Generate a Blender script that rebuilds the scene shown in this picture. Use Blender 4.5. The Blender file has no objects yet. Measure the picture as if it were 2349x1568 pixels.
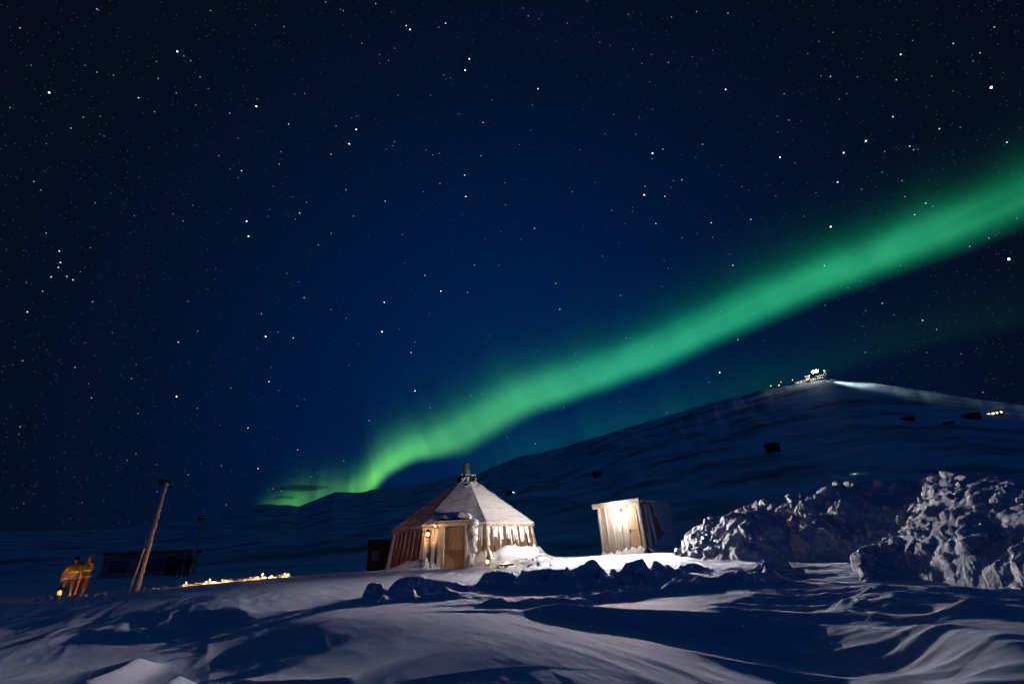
import bpy, bmesh, math, random
import numpy as np
from mathutils import Vector, Matrix
random.seed(5); rng = np.random.default_rng(11)
SC = bpy.context.scene; COL = SC.collection
R_ = math.radians

# ---------------------------------------------------------------- camera model (pixel -> direction, photo at 2349 x 1568)
PW, PH, PF = 2349., 1568., 1014.
PIT, ROL = R_(25.8), R_(3.26)
cf = np.array([0, math.cos(PIT), math.sin(PIT)]); cu = np.array([0, -math.sin(PIT), math.cos(PIT)]); cr = np.array([1., 0, 0])
CR = cr*math.cos(ROL) - cu*math.sin(ROL); CU = cu*math.cos(ROL) + cr*math.sin(ROL)
def ray(x, y):
    v = cf*PF + CR*(x-PW/2) + CU*(PH/2-y)
    return v/np.hypot(v[0], v[1])
def at(x, y, d): return ray(x, y)*d
def azel(x, y):
    v = ray(x, y); return math.atan2(v[0], v[1]), math.atan(v[2])

# ---------------------------------------------------------------- noise
def _h(ix, iy, iz, s):
    n = (ix.astype(np.int64)*374761393 + iy.astype(np.int64)*668265263 + iz.astype(np.int64)*2147483647 + s*974711) & 0x7fffffff
    n = (n ^ (n >> 13))*1274126177 & 0x7fffffff
    n = (n ^ (n >> 15))*2246822519 & 0x7fffffff
    return ((n ^ (n >> 16)) & 0xffff)/65535.
def vn2(x, y, s=0):
    ix = np.floor(x); iy = np.floor(y); fx = x-ix; fy = y-iy
    fx = fx*fx*fx*(fx*(fx*6-15)+10); fy = fy*fy*fy*(fy*(fy*6-15)+10); z = np.zeros_like(ix)
    a = _h(ix, iy, z, s); b = _h(ix+1, iy, z, s); c = _h(ix, iy+1, z, s); d = _h(ix+1, iy+1, z, s)
    return (a*(1-fx)+b*fx)*(1-fy) + (c*(1-fx)+d*fx)*fy
def fbm2(x, y, o=4, s=0, g=.5):
    t = 0; a = 1; n = 0
    for k in range(o):
        t = t + a*vn2(x*2**k+k*17.3, y*2**k-k*9.1, s+k); n += a; a *= g
    return t/n*2-1
def ridge2(x, y, o=3, s=0):
    t = 0; a = 1; n = 0
    for k in range(o):
        t = t + a*(1-np.abs(vn2(x*2**k+k*7.7, y*2**k+k*3.3, s+k)*2-1)); n += a; a *= .5
    return t/n
def vn3(p, s=0):
    i = np.floor(p); f = p-i; f = f*f*(3-2*f); r = 0
    for dx in (0, 1):
        for dy in (0, 1):
            for dz in (0, 1):
                w = (f[:, 0] if dx else 1-f[:, 0])*(f[:, 1] if dy else 1-f[:, 1])*(f[:, 2] if dz else 1-f[:, 2])
                r = r + w*_h(i[:, 0]+dx, i[:, 1]+dy, i[:, 2]+dz, s)
    return r
def fbm3(p, o=4, s=0):
    t = 0; a = 1; n = 0
    for k in range(o):
        t = t+a*vn3(p*2**k+k*5.3, s+k); n += a; a *= .5
    return t/n*2-1
def vor3(p, s=0):                                   # distance to nearest scattered point and that point's own random number
    i = np.floor(p); best = np.full(len(p), 9.); idv = np.zeros(len(p))
    for dx in (-1, 0, 1):
        for dy in (-1, 0, 1):
            for dz in (-1, 0, 1):
                cx, cy, cz = i[:, 0]+dx, i[:, 1]+dy, i[:, 2]+dz
                q = np.stack([cx+_h(cx, cy, cz, s+1), cy+_h(cx, cy, cz, s+2), cz+_h(cx, cy, cz, s+3)], 1)
                d = ((q-p)**2).sum(1); m = d < best
                best = np.where(m, d, best); idv = np.where(m, _h(cx, cy, cz, s+9), idv)
    return np.sqrt(best), idv
def sst(a, b, x):
    t = np.clip((x-a)/(b-a), 0, 1); return t*t*(3-2*t)

# ---------------------------------------------------------------- materials
def mat(name, color, rough=.7, spec=.3, bump=None, mix=None, metal=0, emis=None, estr=0, sub=0):
    m = bpy.data.materials.new(name); m.use_nodes = True; nt = m.node_tree; N = nt.nodes; L = nt.links
    b = N['Principled BSDF']; b.inputs['Base Color'].default_value = (*color, 1); b.inputs['Roughness'].default_value = rough
    b.inputs['Specular IOR Level'].default_value = spec; b.inputs['Metallic'].default_value = metal
    if sub:
        b.inputs['Subsurface Weight'].default_value = sub; b.inputs['Subsurface Radius'].default_value = (.03, .05, .08); b.inputs['Subsurface Scale'].default_value = .5
    if emis: b.inputs['Emission Color'].default_value = (*emis, 1); b.inputs['Emission Strength'].default_value = estr
    tc = N.new('ShaderNodeTexCoord')
    def noise(scale, detail=6, stretch=(1, 1, 1), rough_=.6):
        mp = N.new('ShaderNodeMapping'); mp.inputs['Scale'].default_value = stretch; L.new(tc.outputs['Object'], mp.inputs[0])
        n = N.new('ShaderNodeTexNoise'); n.inputs['Scale'].default_value = scale; n.inputs['Detail'].default_value = detail
        n.inputs['Roughness'].default_value = rough_; L.new(mp.outputs[0], n.inputs['Vector']); return n
    if mix:                                          # (colour2, scale, stretch, lo, hi)
        c2, scale, stretch, lo, hi = mix
        n = noise(scale, 7, stretch); r = N.new('ShaderNodeValToRGB')
        r.color_ramp.elements[0].position = lo; r.color_ramp.elements[0].color = (*color, 1)
        r.color_ramp.elements[1].position = hi; r.color_ramp.elements[1].color = (*c2, 1)
        L.new(n.outputs[0], r.inputs[0]); L.new(r.outputs[0], b.inputs['Base Color'])
    if bump:
        prev = None
        for scale, stren, dist, stretch in bump:
            n = noise(scale, 5, stretch); bp = N.new('ShaderNodeBump'); bp.inputs['Strength'].default_value = stren; bp.inputs['Distance'].default_value = dist
            L.new(n.outputs[0], bp.inputs['Height'])
            if prev: L.new(prev.outputs[0], bp.inputs['Normal'])
            prev = bp
        L.new(prev.outputs[0], b.inputs['Normal'])
    return m
def emat(name, color, strength):
    m = bpy.data.materials.new(name); m.use_nodes = True; nt = m.node_tree; nt.nodes.clear()
    e = nt.nodes.new('ShaderNodeEmission'); e.inputs[0].default_value = (*color, 1); e.inputs[1].default_value = strength
    o = nt.nodes.new('ShaderNodeOutputMaterial'); nt.links.new(e.outputs[0], o.inputs[0]); return m
o1 = (1, 1, 1)
M = dict(
 snow=mat('snow', (.80, .82, .86), .9, .04, bump=[(2.2, .4, .010, (1, .5, 1)), (14, .4, .005, (1, .45, 1)), (70, .5, .003, o1)], mix=((.74, .77, .83), 1.3, (1, .5, 1), .35, .65)),
 rough_snow=mat('rough_snow', (.80, .82, .86), .9, .04, bump=[(5, .6, .05, o1), (22, .6, .02, o1), (80, .4, .006, o1)], mix=((.66, .68, .73), 3, o1, .3, .7)),
 hill=mat('hill', (.74, .84, .95), .8, .1, bump=[(.02, .3, 4, (1, 1, 2)), (.12, .3, 1, o1)], mix=((.10, .12, .15), .010, (1, 1, 4), .44, .68)),
 frost=mat('frost', (.80, .80, .80), .85, .06, bump=[(9, .5, .02, o1), (40, .4, .008, o1)]),
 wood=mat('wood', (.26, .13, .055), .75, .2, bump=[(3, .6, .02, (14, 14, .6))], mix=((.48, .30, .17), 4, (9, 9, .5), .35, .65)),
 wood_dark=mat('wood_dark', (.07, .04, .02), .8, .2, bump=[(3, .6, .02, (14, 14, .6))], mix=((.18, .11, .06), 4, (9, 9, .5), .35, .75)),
 wood_door=mat('wood_door', (.58, .36, .20), .6, .25, bump=[(3, .4, .01, (16, 16, .5))], mix=((.74, .54, .34), 5, (12, 12, .4), .3, .7)),
 trim=mat('trim', (.38, .24, .13), .7, .2, bump=[(4, .5, .01, (8, 8, 1))], mix=((.62, .52, .42), 5, o1, .45, .65)),
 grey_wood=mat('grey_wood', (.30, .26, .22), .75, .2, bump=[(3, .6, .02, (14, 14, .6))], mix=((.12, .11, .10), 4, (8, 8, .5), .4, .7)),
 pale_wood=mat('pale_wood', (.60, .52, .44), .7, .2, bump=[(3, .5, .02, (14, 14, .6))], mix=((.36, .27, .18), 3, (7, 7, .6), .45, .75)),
 roof_warm_lit=mat('roof_warm_lit', (.38, .25, .22), .8, .1, bump=[(6, .5, .02, (1, 1, 3))], mix=((.72, .66, .66), 2.6, (1, 1, 2), .34, .58)),  # frosted boards, with the red of warm lamplight put into the colour
 roof_mid=mat('roof_mid', (.40, .34, .34), .8, .1, bump=[(6, .5, .02, (1, 1, 3))], mix=((.74, .72, .74), 2.2, (1, 1, 3), .30, .52)),
 roof_snow=mat('roof_snow', (.74, .72, .72), .65, .2, bump=[(7, .4, .02, (1, 1, 3))], mix=((.50, .47, .46), 2.0, (1, 1, 4), .45, .75)),
 metal=mat('metal', (.42, .38, .36), .45, .5, metal=.5, bump=[(8, .3, .01, (1, 1, 6))], mix=((.22, .18, .17), 4, (1, 1, 3), .4, .7)),
 black=mat('black', (.012, .012, .013), .6, .3, bump=[(10, .2, .01, o1)]),
 cabin=mat('cabin', (.035, .028, .022), .8, .1, bump=[(3, .5, .05, (6, 6, .5))], mix=((.06, .05, .04), 2, (4, 4, .5), .4, .7)),
 cabin_grey=mat('cabin_grey', (.48, .40, .33), .8, .1, bump=[(3, .5, .03, (8, 8, .4))], mix=((.20, .16, .13), 2, (5, 5, .4), .4, .7)),
 pane=mat('pane', (.10, .10, .12), .2, .5, bump=[(4, .1, .01, o1)]),
 pole=mat('pole', (.72, .60, .48), .7, .2, bump=[(5, .6, .02, (6, 6, .5))], mix=((.34, .24, .15), 3, (6, 6, .8), .45, .75)),
 mustard=mat('mustard', (.42, .27, .04), .7, .2, bump=[(20, .3, .01, o1)], mix=((.26, .17, .03), 6, o1, .4, .7)),
 rust=mat('rust', (.40, .17, .05), .7, .2, bump=[(20, .3, .01, o1)], mix=((.26, .12, .05), 6, o1, .4, .7)),
 trousers=mat('trousers', (.05, .04, .03), .8, .2, bump=[(20, .3, .01, o1)], mix=((.10, .07, .05), 8, o1, .4, .7)),
 cloth_black=mat('cloth_black', (.02, .015, .015), .8, .2, bump=[(20, .3, .01, o1)], mix=((.05, .03, .03), 8, o1, .4, .7)),
 cloth_red=mat('cloth_red', (.10, .025, .025), .8, .2, bump=[(20, .3, .01, o1)], mix=((.05, .02, .02), 8, o1, .4, .7)),
 boots=mat('boots', (.45, .25, .08), .7, .2, bump=[(20, .3, .01, o1)], mix=((.3, .15, .05), 8, o1, .4, .7)),
 reflex=mat('reflex', (.75, .70, .45), .5, .3, bump=[(20, .1, .01, o1)]),
 skin=mat('skin', (.60, .32, .24), .5, .3, bump=[(40, .1, .003, o1)]),
 hair=mat('hair', (.10, .05, .03), .7, .3, bump=[(60, .5, .01, o1)]),
 crystal=mat('crystal', (.95, .97, 1), .5, 1.0, bump=[(30, .1, .002, o1)]),
 cloud=mat('cloud', (.10, .12, .14), .9, .0, bump=[(.004, .5, 10, o1)]),
 bulb_white=emat('bulb_white', (1, .93, .84), 40), bulb_warm=emat('bulb_warm', (1, .62, .25), 14), flame=emat('flame', (1, .55, .18), 22),
 window_warm=emat('window_warm', (1, .72, .32), 2.6), flood_cold=emat('flood_cold', (.85, 1, .95), 60), bulb_orange=emat('bulb_orange', (1, .40, .08), 3), bulb_amber=emat('bulb_amber', (1, .6, .25), 5),
)

_m = M['crystal']; _n = _m.node_tree; _t = _n.nodes.new('ShaderNodeBsdfTranslucent'); _t.inputs[0].default_value = (1, 1, 1, 1); _x = _n.nodes.new('ShaderNodeMixShader'); _x.inputs[0].default_value = .7
_n.links.new(_n.nodes['Principled BSDF'].outputs[0], _x.inputs[1]); _n.links.new(_t.outputs[0], _x.inputs[2]); _n.links.new(_x.outputs[0], _n.nodes['Material Output'].inputs[0])
# ---------------------------------------------------------------- object helpers
def tag(o, label=None, cat=None, group=None, kind=None):
    if label: o['label'] = label
    if cat: o['category'] = cat
    if group: o['group'] = group
    if kind: o['kind'] = kind
    return o
def empty(name, loc, rz=0, label=None, cat=None, group=None):
    o = bpy.data.objects.new(name, None); COL.objects.link(o); o.location = Vector(loc); o.rotation_euler = (0, 0, rz); o.empty_display_size = .1
    return tag(o, label, cat, group)
def mesh_np(name, V, F, material, parent=None, smooth=True, loc=None):
    V = np.asarray(V, np.float32); F = np.asarray(F, np.int32); me = bpy.data.meshes.new(name); k = F.shape[1]
    me.vertices.add(len(V)); me.vertices.foreach_set('co', V.ravel())
    me.loops.add(F.size); me.loops.foreach_set('vertex_index', F.ravel())
    me.polygons.add(len(F)); me.polygons.foreach_set('loop_start', np.arange(0, F.size, k, dtype=np.int32))
    me.polygons.foreach_set('use_smooth', np.full(len(F), smooth)); me.update(calc_edges=True); me.validate()
    if material: me.materials.append(material)
    o = bpy.data.objects.new(name, me); COL.objects.link(o); o.parent = parent
    if loc is not None: o.location = Vector(loc)
    return o
def gridF(nu, nv):
    i = np.arange(nu-1)[:, None]*nv + np.arange(nv-1)[None, :]
    return np.stack([i, i+nv, i+nv+1, i+1], -1).reshape(-1, 4)
class MB:
    def __init__(s): s.v = []; s.f = []
    def hexa(s, p):                                  # 8 corners: 0-3 one end ring, 4-7 other
        b = len(s.v); s.v += [tuple(map(float, q)) for q in p]
        s.f += [tuple(b+i for i in q) for q in ((3, 2, 1, 0), (4, 5, 6, 7), (0, 1, 5, 4), (1, 2, 6, 5), (2, 3, 7, 6), (3, 0, 4, 7))]; return s
    def box(s, c, d, rz=0, tilt=None):
        c = Vector(c); m = Matrix.Rotation(rz, 3, 'Z')
        if tilt is not None: m = m @ Matrix.Rotation(tilt, 3, 'Y')
        h = [x/2 for x in d]
        return s.hexa([c+m@Vector((x*h[0], y*h[1], z*h[2])) for z in (-1, 1) for x, y in ((-1, -1), (1, -1), (1, 1), (-1, 1))])
    def tube(s, p0, p1, r0, r1=None, n=10, cap=True):
        r1 = r0 if r1 is None else r1; p0 = Vector(p0); p1 = Vector(p1); d = (p1-p0).normalized()
        a = d.orthogonal().normalized(); c = d.cross(a); b = len(s.v)
        for p, r in ((p0, r0), (p1, r1)):
            for i in range(n):
                t = 2*math.pi*i/n; s.v.append(tuple(p+(a*math.cos(t)+c*math.sin(t))*r))
        for i in range(n): j = (i+1) % n; s.f.append((b+i, b+j, b+n+j, b+n+i))
        if cap: s.f.append(tuple(b+i for i in reversed(range(n)))); s.f.append(tuple(b+n+i for i in range(n)))
        return s
    def poly(s, pts, back):                          # prism: outline pts and the same outline moved by back
        n = len(pts); b = len(s.v); back = Vector(back)
        s.v += [tuple(Vector(p)) for p in pts] + [tuple(Vector(p)+back) for p in pts]
        s.f.append(tuple(b+i for i in range(n))); s.f.append(tuple(b+n+i for i in reversed(range(n))))
        for i in range(n): j = (i+1) % n; s.f.append((b+j, b+i, b+n+i, b+n+j))
        return s
    def ball(s, c, r, sc=(1, 1, 1), nu=12, nv=8, rz=0):
        b = len(s.v); c = Vector(c); m = Matrix.Rotation(rz, 3, 'Z')
        for j in range(1, nv):
            ph = math.pi*j/nv
            for i in range(nu):
                t = 2*math.pi*i/nu; s.v.append(tuple(c+m@Vector((math.sin(ph)*math.cos(t)*r*sc[0], math.sin(ph)*math.sin(t)*r*sc[1], math.cos(ph)*r*sc[2]))))
        top = len(s.v); s.v.append(tuple(c+Vector((0, 0, r*sc[2])))); bot = len(s.v); s.v.append(tuple(c-Vector((0, 0, r*sc[2]))))
        for j in range(nv-2):
            for i in range(nu): k = (i+1) % nu; s.f.append((b+j*nu+i, b+(j+1)*nu+i, b+(j+1)*nu+k, b+j*nu+k))
        for i in range(nu): k = (i+1) % nu; s.f.append((top, b+i, b+k)); s.f.append((bot, b+(nv-2)*nu+k, b+(nv-2)*nu+i))
        return s
    def build(s, name, material, parent=None, smooth=False, bevel=0):
        me = bpy.data.meshes.new(name); me.from_pydata(s.v, [], s.f); me.materials.append(material)
        bm = bmesh.new(); bm.from_mesh(me); bmesh.ops.recalc_face_normals(bm, faces=bm.faces)
        if bevel: bmesh.ops.bevel(bm, geom=bm.edges[:], offset=bevel, segments=1, affect='EDGES', clamp_overlap=True)
        bm.to_mesh(me); bm.free()
        if smooth:
            for p in me.polygons: p.use_smooth = True
        o = bpy.data.objects.new(name, me); COL.objects.link(o); o.parent = parent; return o
def lamp(name, kind, loc, energy, color, parent=None, size=.05, aim=None, spot=None, blend=1):
    l = bpy.data.lights.new(name, kind); l.energy = energy; l.color = color
    l.shadow_soft_size = size
    if kind == 'SPOT': l.spot_size = R_(spot); l.spot_blend = blend
    o = bpy.data.objects.new(name, l); COL.objects.link(o); o.location = Vector(loc)
    if aim is not None: o.rotation_euler = (Vector(aim)-Vector(loc)).to_track_quat('-Z', 'Y').to_euler()
    if parent:
        o.parent = parent; pm = Matrix.Translation(parent.location) @ Matrix.Rotation(parent.rotation_euler[2], 4, 'Z')
        o.matrix_basis = pm.inverted() @ (Matrix.Translation(Vector(loc)) @ o.rotation_euler.to_matrix().to_4x4())
    return o
#__GROUND__
# ---------------------------------------------------------------- snow ground: heights through surveyed points, then drifts
# (pixel x, pixel y, distance) or (pixel x, pixel y, None, height)
CP = [
 (0,1568,None,-1.04),(300,1568,None,-1.08),(600,1568,None,-1.02),(900,1568,None,-.92),(1174,1568,None,-.90),(1500,1568,None,-.94),(1800,1568,None,-1.02),(2100,1568,None,-.92),(2349,1568,None,-.82),
 (0,1480,None,-1.04),(300,1480,None,-1.07),(560,1480,None,-1.0),(900,1480,None,-.84),(1174,1480,None,-.80),(1500,1500,None,-.92),(1800,1520,None,-1.02),
 (0,1420,None,-.95),(250,1425,None,-.98),(500,1430,None,-.90),(750,1420,None,-.75),(1000,1420,None,-.76),(1174,1425,None,-.80),(1400,1440,None,-.95),(1600,1450,None,-.97),(1900,1480,None,-.95),(2200,1500,None,-.88),(2349,1500,None,-.82),
 (0,1398,None,-.82),(250,1396,None,-.72),(440,1389,None,-.68),(700,1375,None,-.70),(900,1390,None,-.78),(1100,1392,None,-.86),
 (0,1386,26),(100,1375,29),(300,1358,31),(480,1340,30),(668,1322,26),(850,1317,22),(960,1313,20.5),
 (700,1345,17),(900,1345,16),(1060,1325,17),(1200,1330,16),(1100,1360,12.5),(1300,1370,11),(1450,1350,13),(1500,1385,9.5),
 (1068,1303,24.5),(1068,1301,27),(930,1305,27),(1180,1292,27),(1240,1284,28),(1180,1300,22),(1240,1290,24),(1300,1281,22),(1390,1275,22.5),(1480,1268,22.5),(1560,1268,21),(1300,1300,17),(1480,1295,17.5),(1600,1290,16.5),
 (1600,1350,10.6),(1700,1330,12),(1700,1390,8.2),(1850,1330,10.5),(1850,1400,8),(2000,1330,9.8),(2000,1400,7.2),(2150,1380,7),(2200,1430,6.5),(2349,1440,6.0),(2349,1405,7.0),
]
def pt(c):
    if len(c) == 3: return at(*c)
    r = ray(c[0], c[1]); return r*(c[3]/r[2])
cps = [pt(c) for c in CP]
for az in range(-180, 181, 15):                      # round the photographer and behind
    a = R_(az)
    if abs(az) > 75: cps += [np.array([math.sin(a)*d, math.cos(a)*d, z]) for d, z in ((4, -1), (10, -1), (30, -.8))]
    cps.append(np.array([math.sin(a)*1.6, math.cos(a)*1.6, -1.15]))
for x, y, d in ((240,1325,58),(340,1323,58),(440,1316,58),(560,1322,50),(700,1318,45),(850,1312,42)): cps.append(at(x, y, d))
for x in (150,450,700,900): q = at(x, 1330, 40); cps.append(np.array([q[0], q[1], -.75]))
for x in (1000,1200,1400,1600,1900,2200,2349):
    for d, z in ((34, -.9), (55, -.6)): q = ray(x, 1300)*d; cps.append(np.array([q[0], q[1], z]))
cps = np.array(cps)
def lp(x, y): return np.stack([np.arctan2(x, y)*1.6, np.log(np.hypot(x, y))*1.3], -1)
CL = lp(cps[:, 0], cps[:, 1])
def ker(a, b):
    d2 = (a[:, None, 0]-b[None, :, 0])**2 + (a[:, None, 1]-b[None, :, 1])**2
    return .5*d2*np.log(d2+1e-12)
n_ = len(CL); A = np.zeros((n_+3, n_+3)); A[:n_, :n_] = ker(CL, CL) + np.eye(n_)*.01
A[:n_, n_] = 1; A[:n_, n_+1:] = CL; A[n_:, :n_] = A[:n_, n_:].T
wts = np.linalg.solve(A, np.concatenate([cps[:, 2], [0, 0, 0]]))
def base(x, y):
    q = lp(x, y); out = np.empty(len(q))
    for i in range(0, len(q), 60000):
        s = q[i:i+60000]; out[i:i+60000] = ker(s, CL)@wts[:n_] + wts[n_] + s@wts[n_+1:]
    return out
# drifts: polyline (px,py,d), height, width on the camera's side, width behind, jaggedness
RID = [
 ([(1190,1400,8.6),(1270,1406,8.0),(1400,1413,7.6),(1500,1417,7.3),(1700,1428,6.9),(1900,1455,6.2),(2100,1487,5.5),(2349,1530,4.7),(2600,1600,4.0)], .20, .30, 1.6, .0),
 ([(1100,1385,9.8),(1180,1395,9.3),(1300,1385,9.6),(1420,1375,10.2),(1500,1360,11)], .16, .25, .9, .5),
 ([(830,1372,11.2),(900,1368,11.6),(1000,1362,11.6),(1080,1362,11.2)], .16, .30, .7, .8),
 ([(1090,1335,14.2),(1200,1335,13.6),(1350,1330,13.2),(1450,1330,13.4),(1600,1322,13.6)], .30, .6, 1.3, .9),
 ([(1500,1352,10.8),(1600,1352,10.4),(1740,1350,10.2),(1800,1340,10.6)], .22, .35, .8, .6),
 ([(1650,1395,8.3),(1800,1400,8.0),(1950,1402,7.7),(2100,1412,7.2)], .06, .2, .8, .3),
 ([(1900,1430,7.0),(2050,1440,6.6),(2200,1450,6.2),(2349,1470,5.7)], .12, .22, .9, .2),
 ([(1600,1470,6.2),(1750,1478,6.0),(1900,1492,5.7)], -.03, .3, .5, .2),
 ([(-80,1402,12.5),(80,1396,13),(220,1392,13.5),(330,1402,12.5),(440,1387,13.5),(540,1392,12.6),(600,1400,11.5)], .09, .5, 1.5, .08),
 ([(340,1440,9.0),(300,1475,7.9),(240,1500,7.3),(170,1520,7.0)], .14, .25, .8, .0),
 ([(260,1590,5.3),(340,1560,5.9),(390,1545,6.2),(420,1530,6.6)], .14, .2, .5, .1),
 ([(520,1535,6.0),(600,1552,5.5),(720,1568,5.0),(850,1585,4.6)], .12, .35, .9, .0),
 ([(-40,1560,6.2),(60,1552,6.4),(110,1530,6.7)], .12, .2, .5, .1),
]
RIDW = [(np.array([at(*p)[:2] for p in pl]), h, wf, wb, j) for pl, h, wf, wb, j in RID]
SC_H = 1.13; HX, HY = -2.92*SC_H, 25.0*SC_H
WD = np.array([.55, -.83]); WP = np.array([.83, .55])   # wind direction
def ground(x, y):
    x = np.asarray(x, float); y = np.asarray(y, float); z = base(x, y); r = np.hypot(x, y); az = np.degrees(np.arctan2(x, y))
    wx = x + .35*fbm2(x*.6, y*.6, 3, 71); wy = y + .35*fbm2(x*.6+9, y*.6, 3, 72)
    for P, h, wf, wb, j in RIDW:
        lo = P.min(0)-3; hi = P.max(0)+3; m = (x > lo[0]) & (x < hi[0]) & (y > lo[1]) & (y < hi[1])
        if not m.any(): continue
        X = x[m]+j*.5*(wx[m]-x[m]); Y = y[m]+j*.5*(wy[m]-y[m]); best = np.full(len(X), 1e9); sd = np.zeros(len(X)); en = np.ones(len(X))
        tot = len(P)-1
        for k in range(tot):
            a, b = P[k], P[k+1]; ab = b-a; t = np.clip(((X-a[0])*ab[0]+(Y-a[1])*ab[1])/(ab@ab), 0, 1)
            dx = X-a[0]-t*ab[0]; dy = Y-a[1]-t*ab[1]; d = np.hypot(dx, dy); q = d < best
            rr = a+t[:, None]*ab; s = np.sign(np.hypot(X, Y)-np.hypot(rr[:, 0], rr[:, 1]))
            best = np.where(q, d, best); sd = np.where(q, s, sd); u = (k+t)/tot; en = np.where(q, sst(0, .16, u)*sst(0, .16, 1-u), en)
        w = np.where(sd < 0, wf, wb); g = np.where(sd < 0, np.exp(-(best/w)**2*1.2), np.exp(-(best/w)*1.3))
        jag = 1 if not j else 1+j*1.6*(vn2(X*2.6, Y*2.6, 33)-.5)+j*1.2*(vn2(X*7, Y*7, 34)-.5)
        z[m] += h*g*(.25+.75*en)*jag
    # wind-cut sastrugi, stronger to the right and near the yard, weak on the smooth middle drift
    a = x*WD[0]+y*WD[1]; b = x*WP[0]+y*WP[1]
    sas = ridge2(b*1.5+.25*fbm2(a, b, 2, 5), a*.32, 3, 21)
    sm = .07 + .85*sst(14, 24, az)*sst(60, 30, r) + .08*sst(10.5, 13, r)*sst(40, 20, r) + .10*sst(-18, -30, az)
    z += (sas-.55)*.13*sm*sst(1.5, 4, r)*sst(60, 35, r)
    z += (ridge2(b*4.2+.3*fbm2(a*2, b*2, 2, 6), a*.85, 3, 27)-.55)*.04*sst(15, 24, az)*sst(22, 14, r)*sst(2.5, 4.5, r)
    z += .022*fbm2(x*.8, y*.8, 3, 3)*sst(60, 40, r)*(.6+sst(9, 13, r))
    z += .009*fbm2(b*6, a*1.6, 3, 8)*sst(2, 4, r)*sst(20, 10, r)*(.35+.65*sst(-12, 2, az))
    # trodden snow of the yard
    yard = sst(17, 19.5, r)*sst(36, 32, r)*sst(-16, -9, az)*sst(14, 10, az)
    z += yard*.07*(ridge2(x*2.2, y*2.2, 3, 44)-.5)
    # drift banked against the hut, highest to the right of its door
    dx = x-HX; dy = y-HY; rh = np.hypot(dx, dy)/SC_H; th = np.degrees(np.arctan2(dx, -dy))
    side = sst(4, 24, th)*sst(120, 85, th); z += side*(.55*np.exp(-np.clip(rh-3.75, 0, 9)/.40) + .14*np.exp(-np.clip(rh-3.8, 0, 9)/1.5))*(.8+.5*vn2(x*1.2, y*1.2, 52))
    side2 = sst(-16, -22, th)*sst(-60, -30, th); z += side2*.35*np.exp(-np.clip(rh-3.9, 0, 9)/.5)*(.6+.8*vn2(x*2.2, y*2.2, 53))
    return z
# skyline (pixel x, y, distance of that skyline)
SKY = [(-260,1222,2600),(0,1218,2600),(120,1216,2600),(250,1213,2800),(380,1198,3000),(480,1180,3200),(588,1158,3400),(617,1154,3400),(650,1157,3400),(687,1160,3400),(724,1145,3300),(768,1127,3200),(820,1128,3200),(846,1124,3100),
 (905,1116,3000),(967,1108,2900),(1027,1096,2700),(1091,1086,2500),(1151,1063,2300),(1180,1049,2200),(1271,1030,2000),(1363,1003,1700),(1430,982,1500),(1540,950,1350),(1620,925,1300),(1700,905,1250),(1760,892,1200),(1850,877,1150),(1905,868,1120),
 (1960,874,1120),(2000,877,1100),(2050,884,1100),(2110,892,1100),(2190,906,1100),(2260,918,1100),(2349,929,1100),(2480,955,1100)]
sa = [math.degrees(azel(x, y)[0]) for x, y, d in SKY]; se = [math.degrees(azel(x, y)[1]) for x, y, d in SKY]; sd_ = [d for *_, d in SKY]
sa += [75, 110, 150, 180]; se += [9, 4, 3, 3]; sd_ += [1200, 2500, 2600, 2600]
sa = [-180, -120, -80]+sa; se = [3, 3, 5]+se; sd_ = [2600, 2600, 2600]+sd_
def far(az, r):                                      # az in degrees
    E = np.interp(az, sa, se) + .10*(fbm2(az*.9, az*0+3, 4, 61)); Rs = np.exp(np.interp(az, sa, np.log(sd_)))
    t = np.log(np.maximum(r, 110)/110)/np.log(Rs/110)
    tt = np.clip(t, 0, 1); g = (tt**1.25)
    wx = az*.16 + 1.2*tt + .5*fbm2(az*.1, tt*3, 3, 62)
    gul = ridge2(wx*1.3+tt*2, tt*1.8+az*.02, 3, 63)-.55
    lump = fbm2(az*.22+5, tt*3.4+az*.05, 4, 64)
    E2 = E*g + (gul*.016+lump*.05)*E*sst(.05, .4, tt)*sst(1.0, .8, tt)
    z = r*np.tan(np.radians(E2))
    return np.where(t > 1, Rs*np.tan(np.radians(E))-(r-Rs)*.35-.0006*(r-Rs)**2*.02, z)
def height(x, y):
    x = np.atleast_1d(np.asarray(x, float)); y = np.atleast_1d(np.asarray(y, float)); r = np.hypot(x, y); w = sst(45, 110, r); z = np.zeros_like(r)
    m = w < 1; f = w > 0
    if m.any(): z[m] += (1-w[m])*ground(x[m], y[m])
    if f.any(): z[f] += w[f]*far(np.degrees(np.arctan2(x[f], y[f])), r[f])
    return z
def H1(x, y): return float(height([x], [y])[0])
def polar(azs, rs):
    a = np.radians(azs)[:, None]; r = rs[None, :]; X = (np.sin(a)*r).ravel(); Y = (np.cos(a)*r).ravel(); return X, Y
azs = np.concatenate([np.arange(-180, -56, 2.5), np.arange(-56, 64, .11), np.arange(64, 178, 2.5), [180.]])
rs = np.concatenate([np.exp(np.linspace(math.log(.5), math.log(2.5), 40))[:-1], np.exp(np.linspace(math.log(2.5), math.log(30), 560))[:-1], np.exp(np.linspace(math.log(30), math.log(62), 70))])
X, Y = polar(azs, rs); mesh_np('ground', np.stack([X, Y, height(X, Y)], 1), gridF(len(azs), len(rs))[:, ::-1], M['snow'])['kind'] = 'structure'
azs = np.concatenate([np.arange(-180, -56, 3.), np.arange(-56, 64, .2), np.arange(64, 178, 3.), [180.]])
rs = np.exp(np.linspace(math.log(61), math.log(5200), 420))
X, Y = polar(azs, rs); Z = height(X, Y); Z[(np.hypot(X, Y) < 61.6)] -= .05
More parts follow.
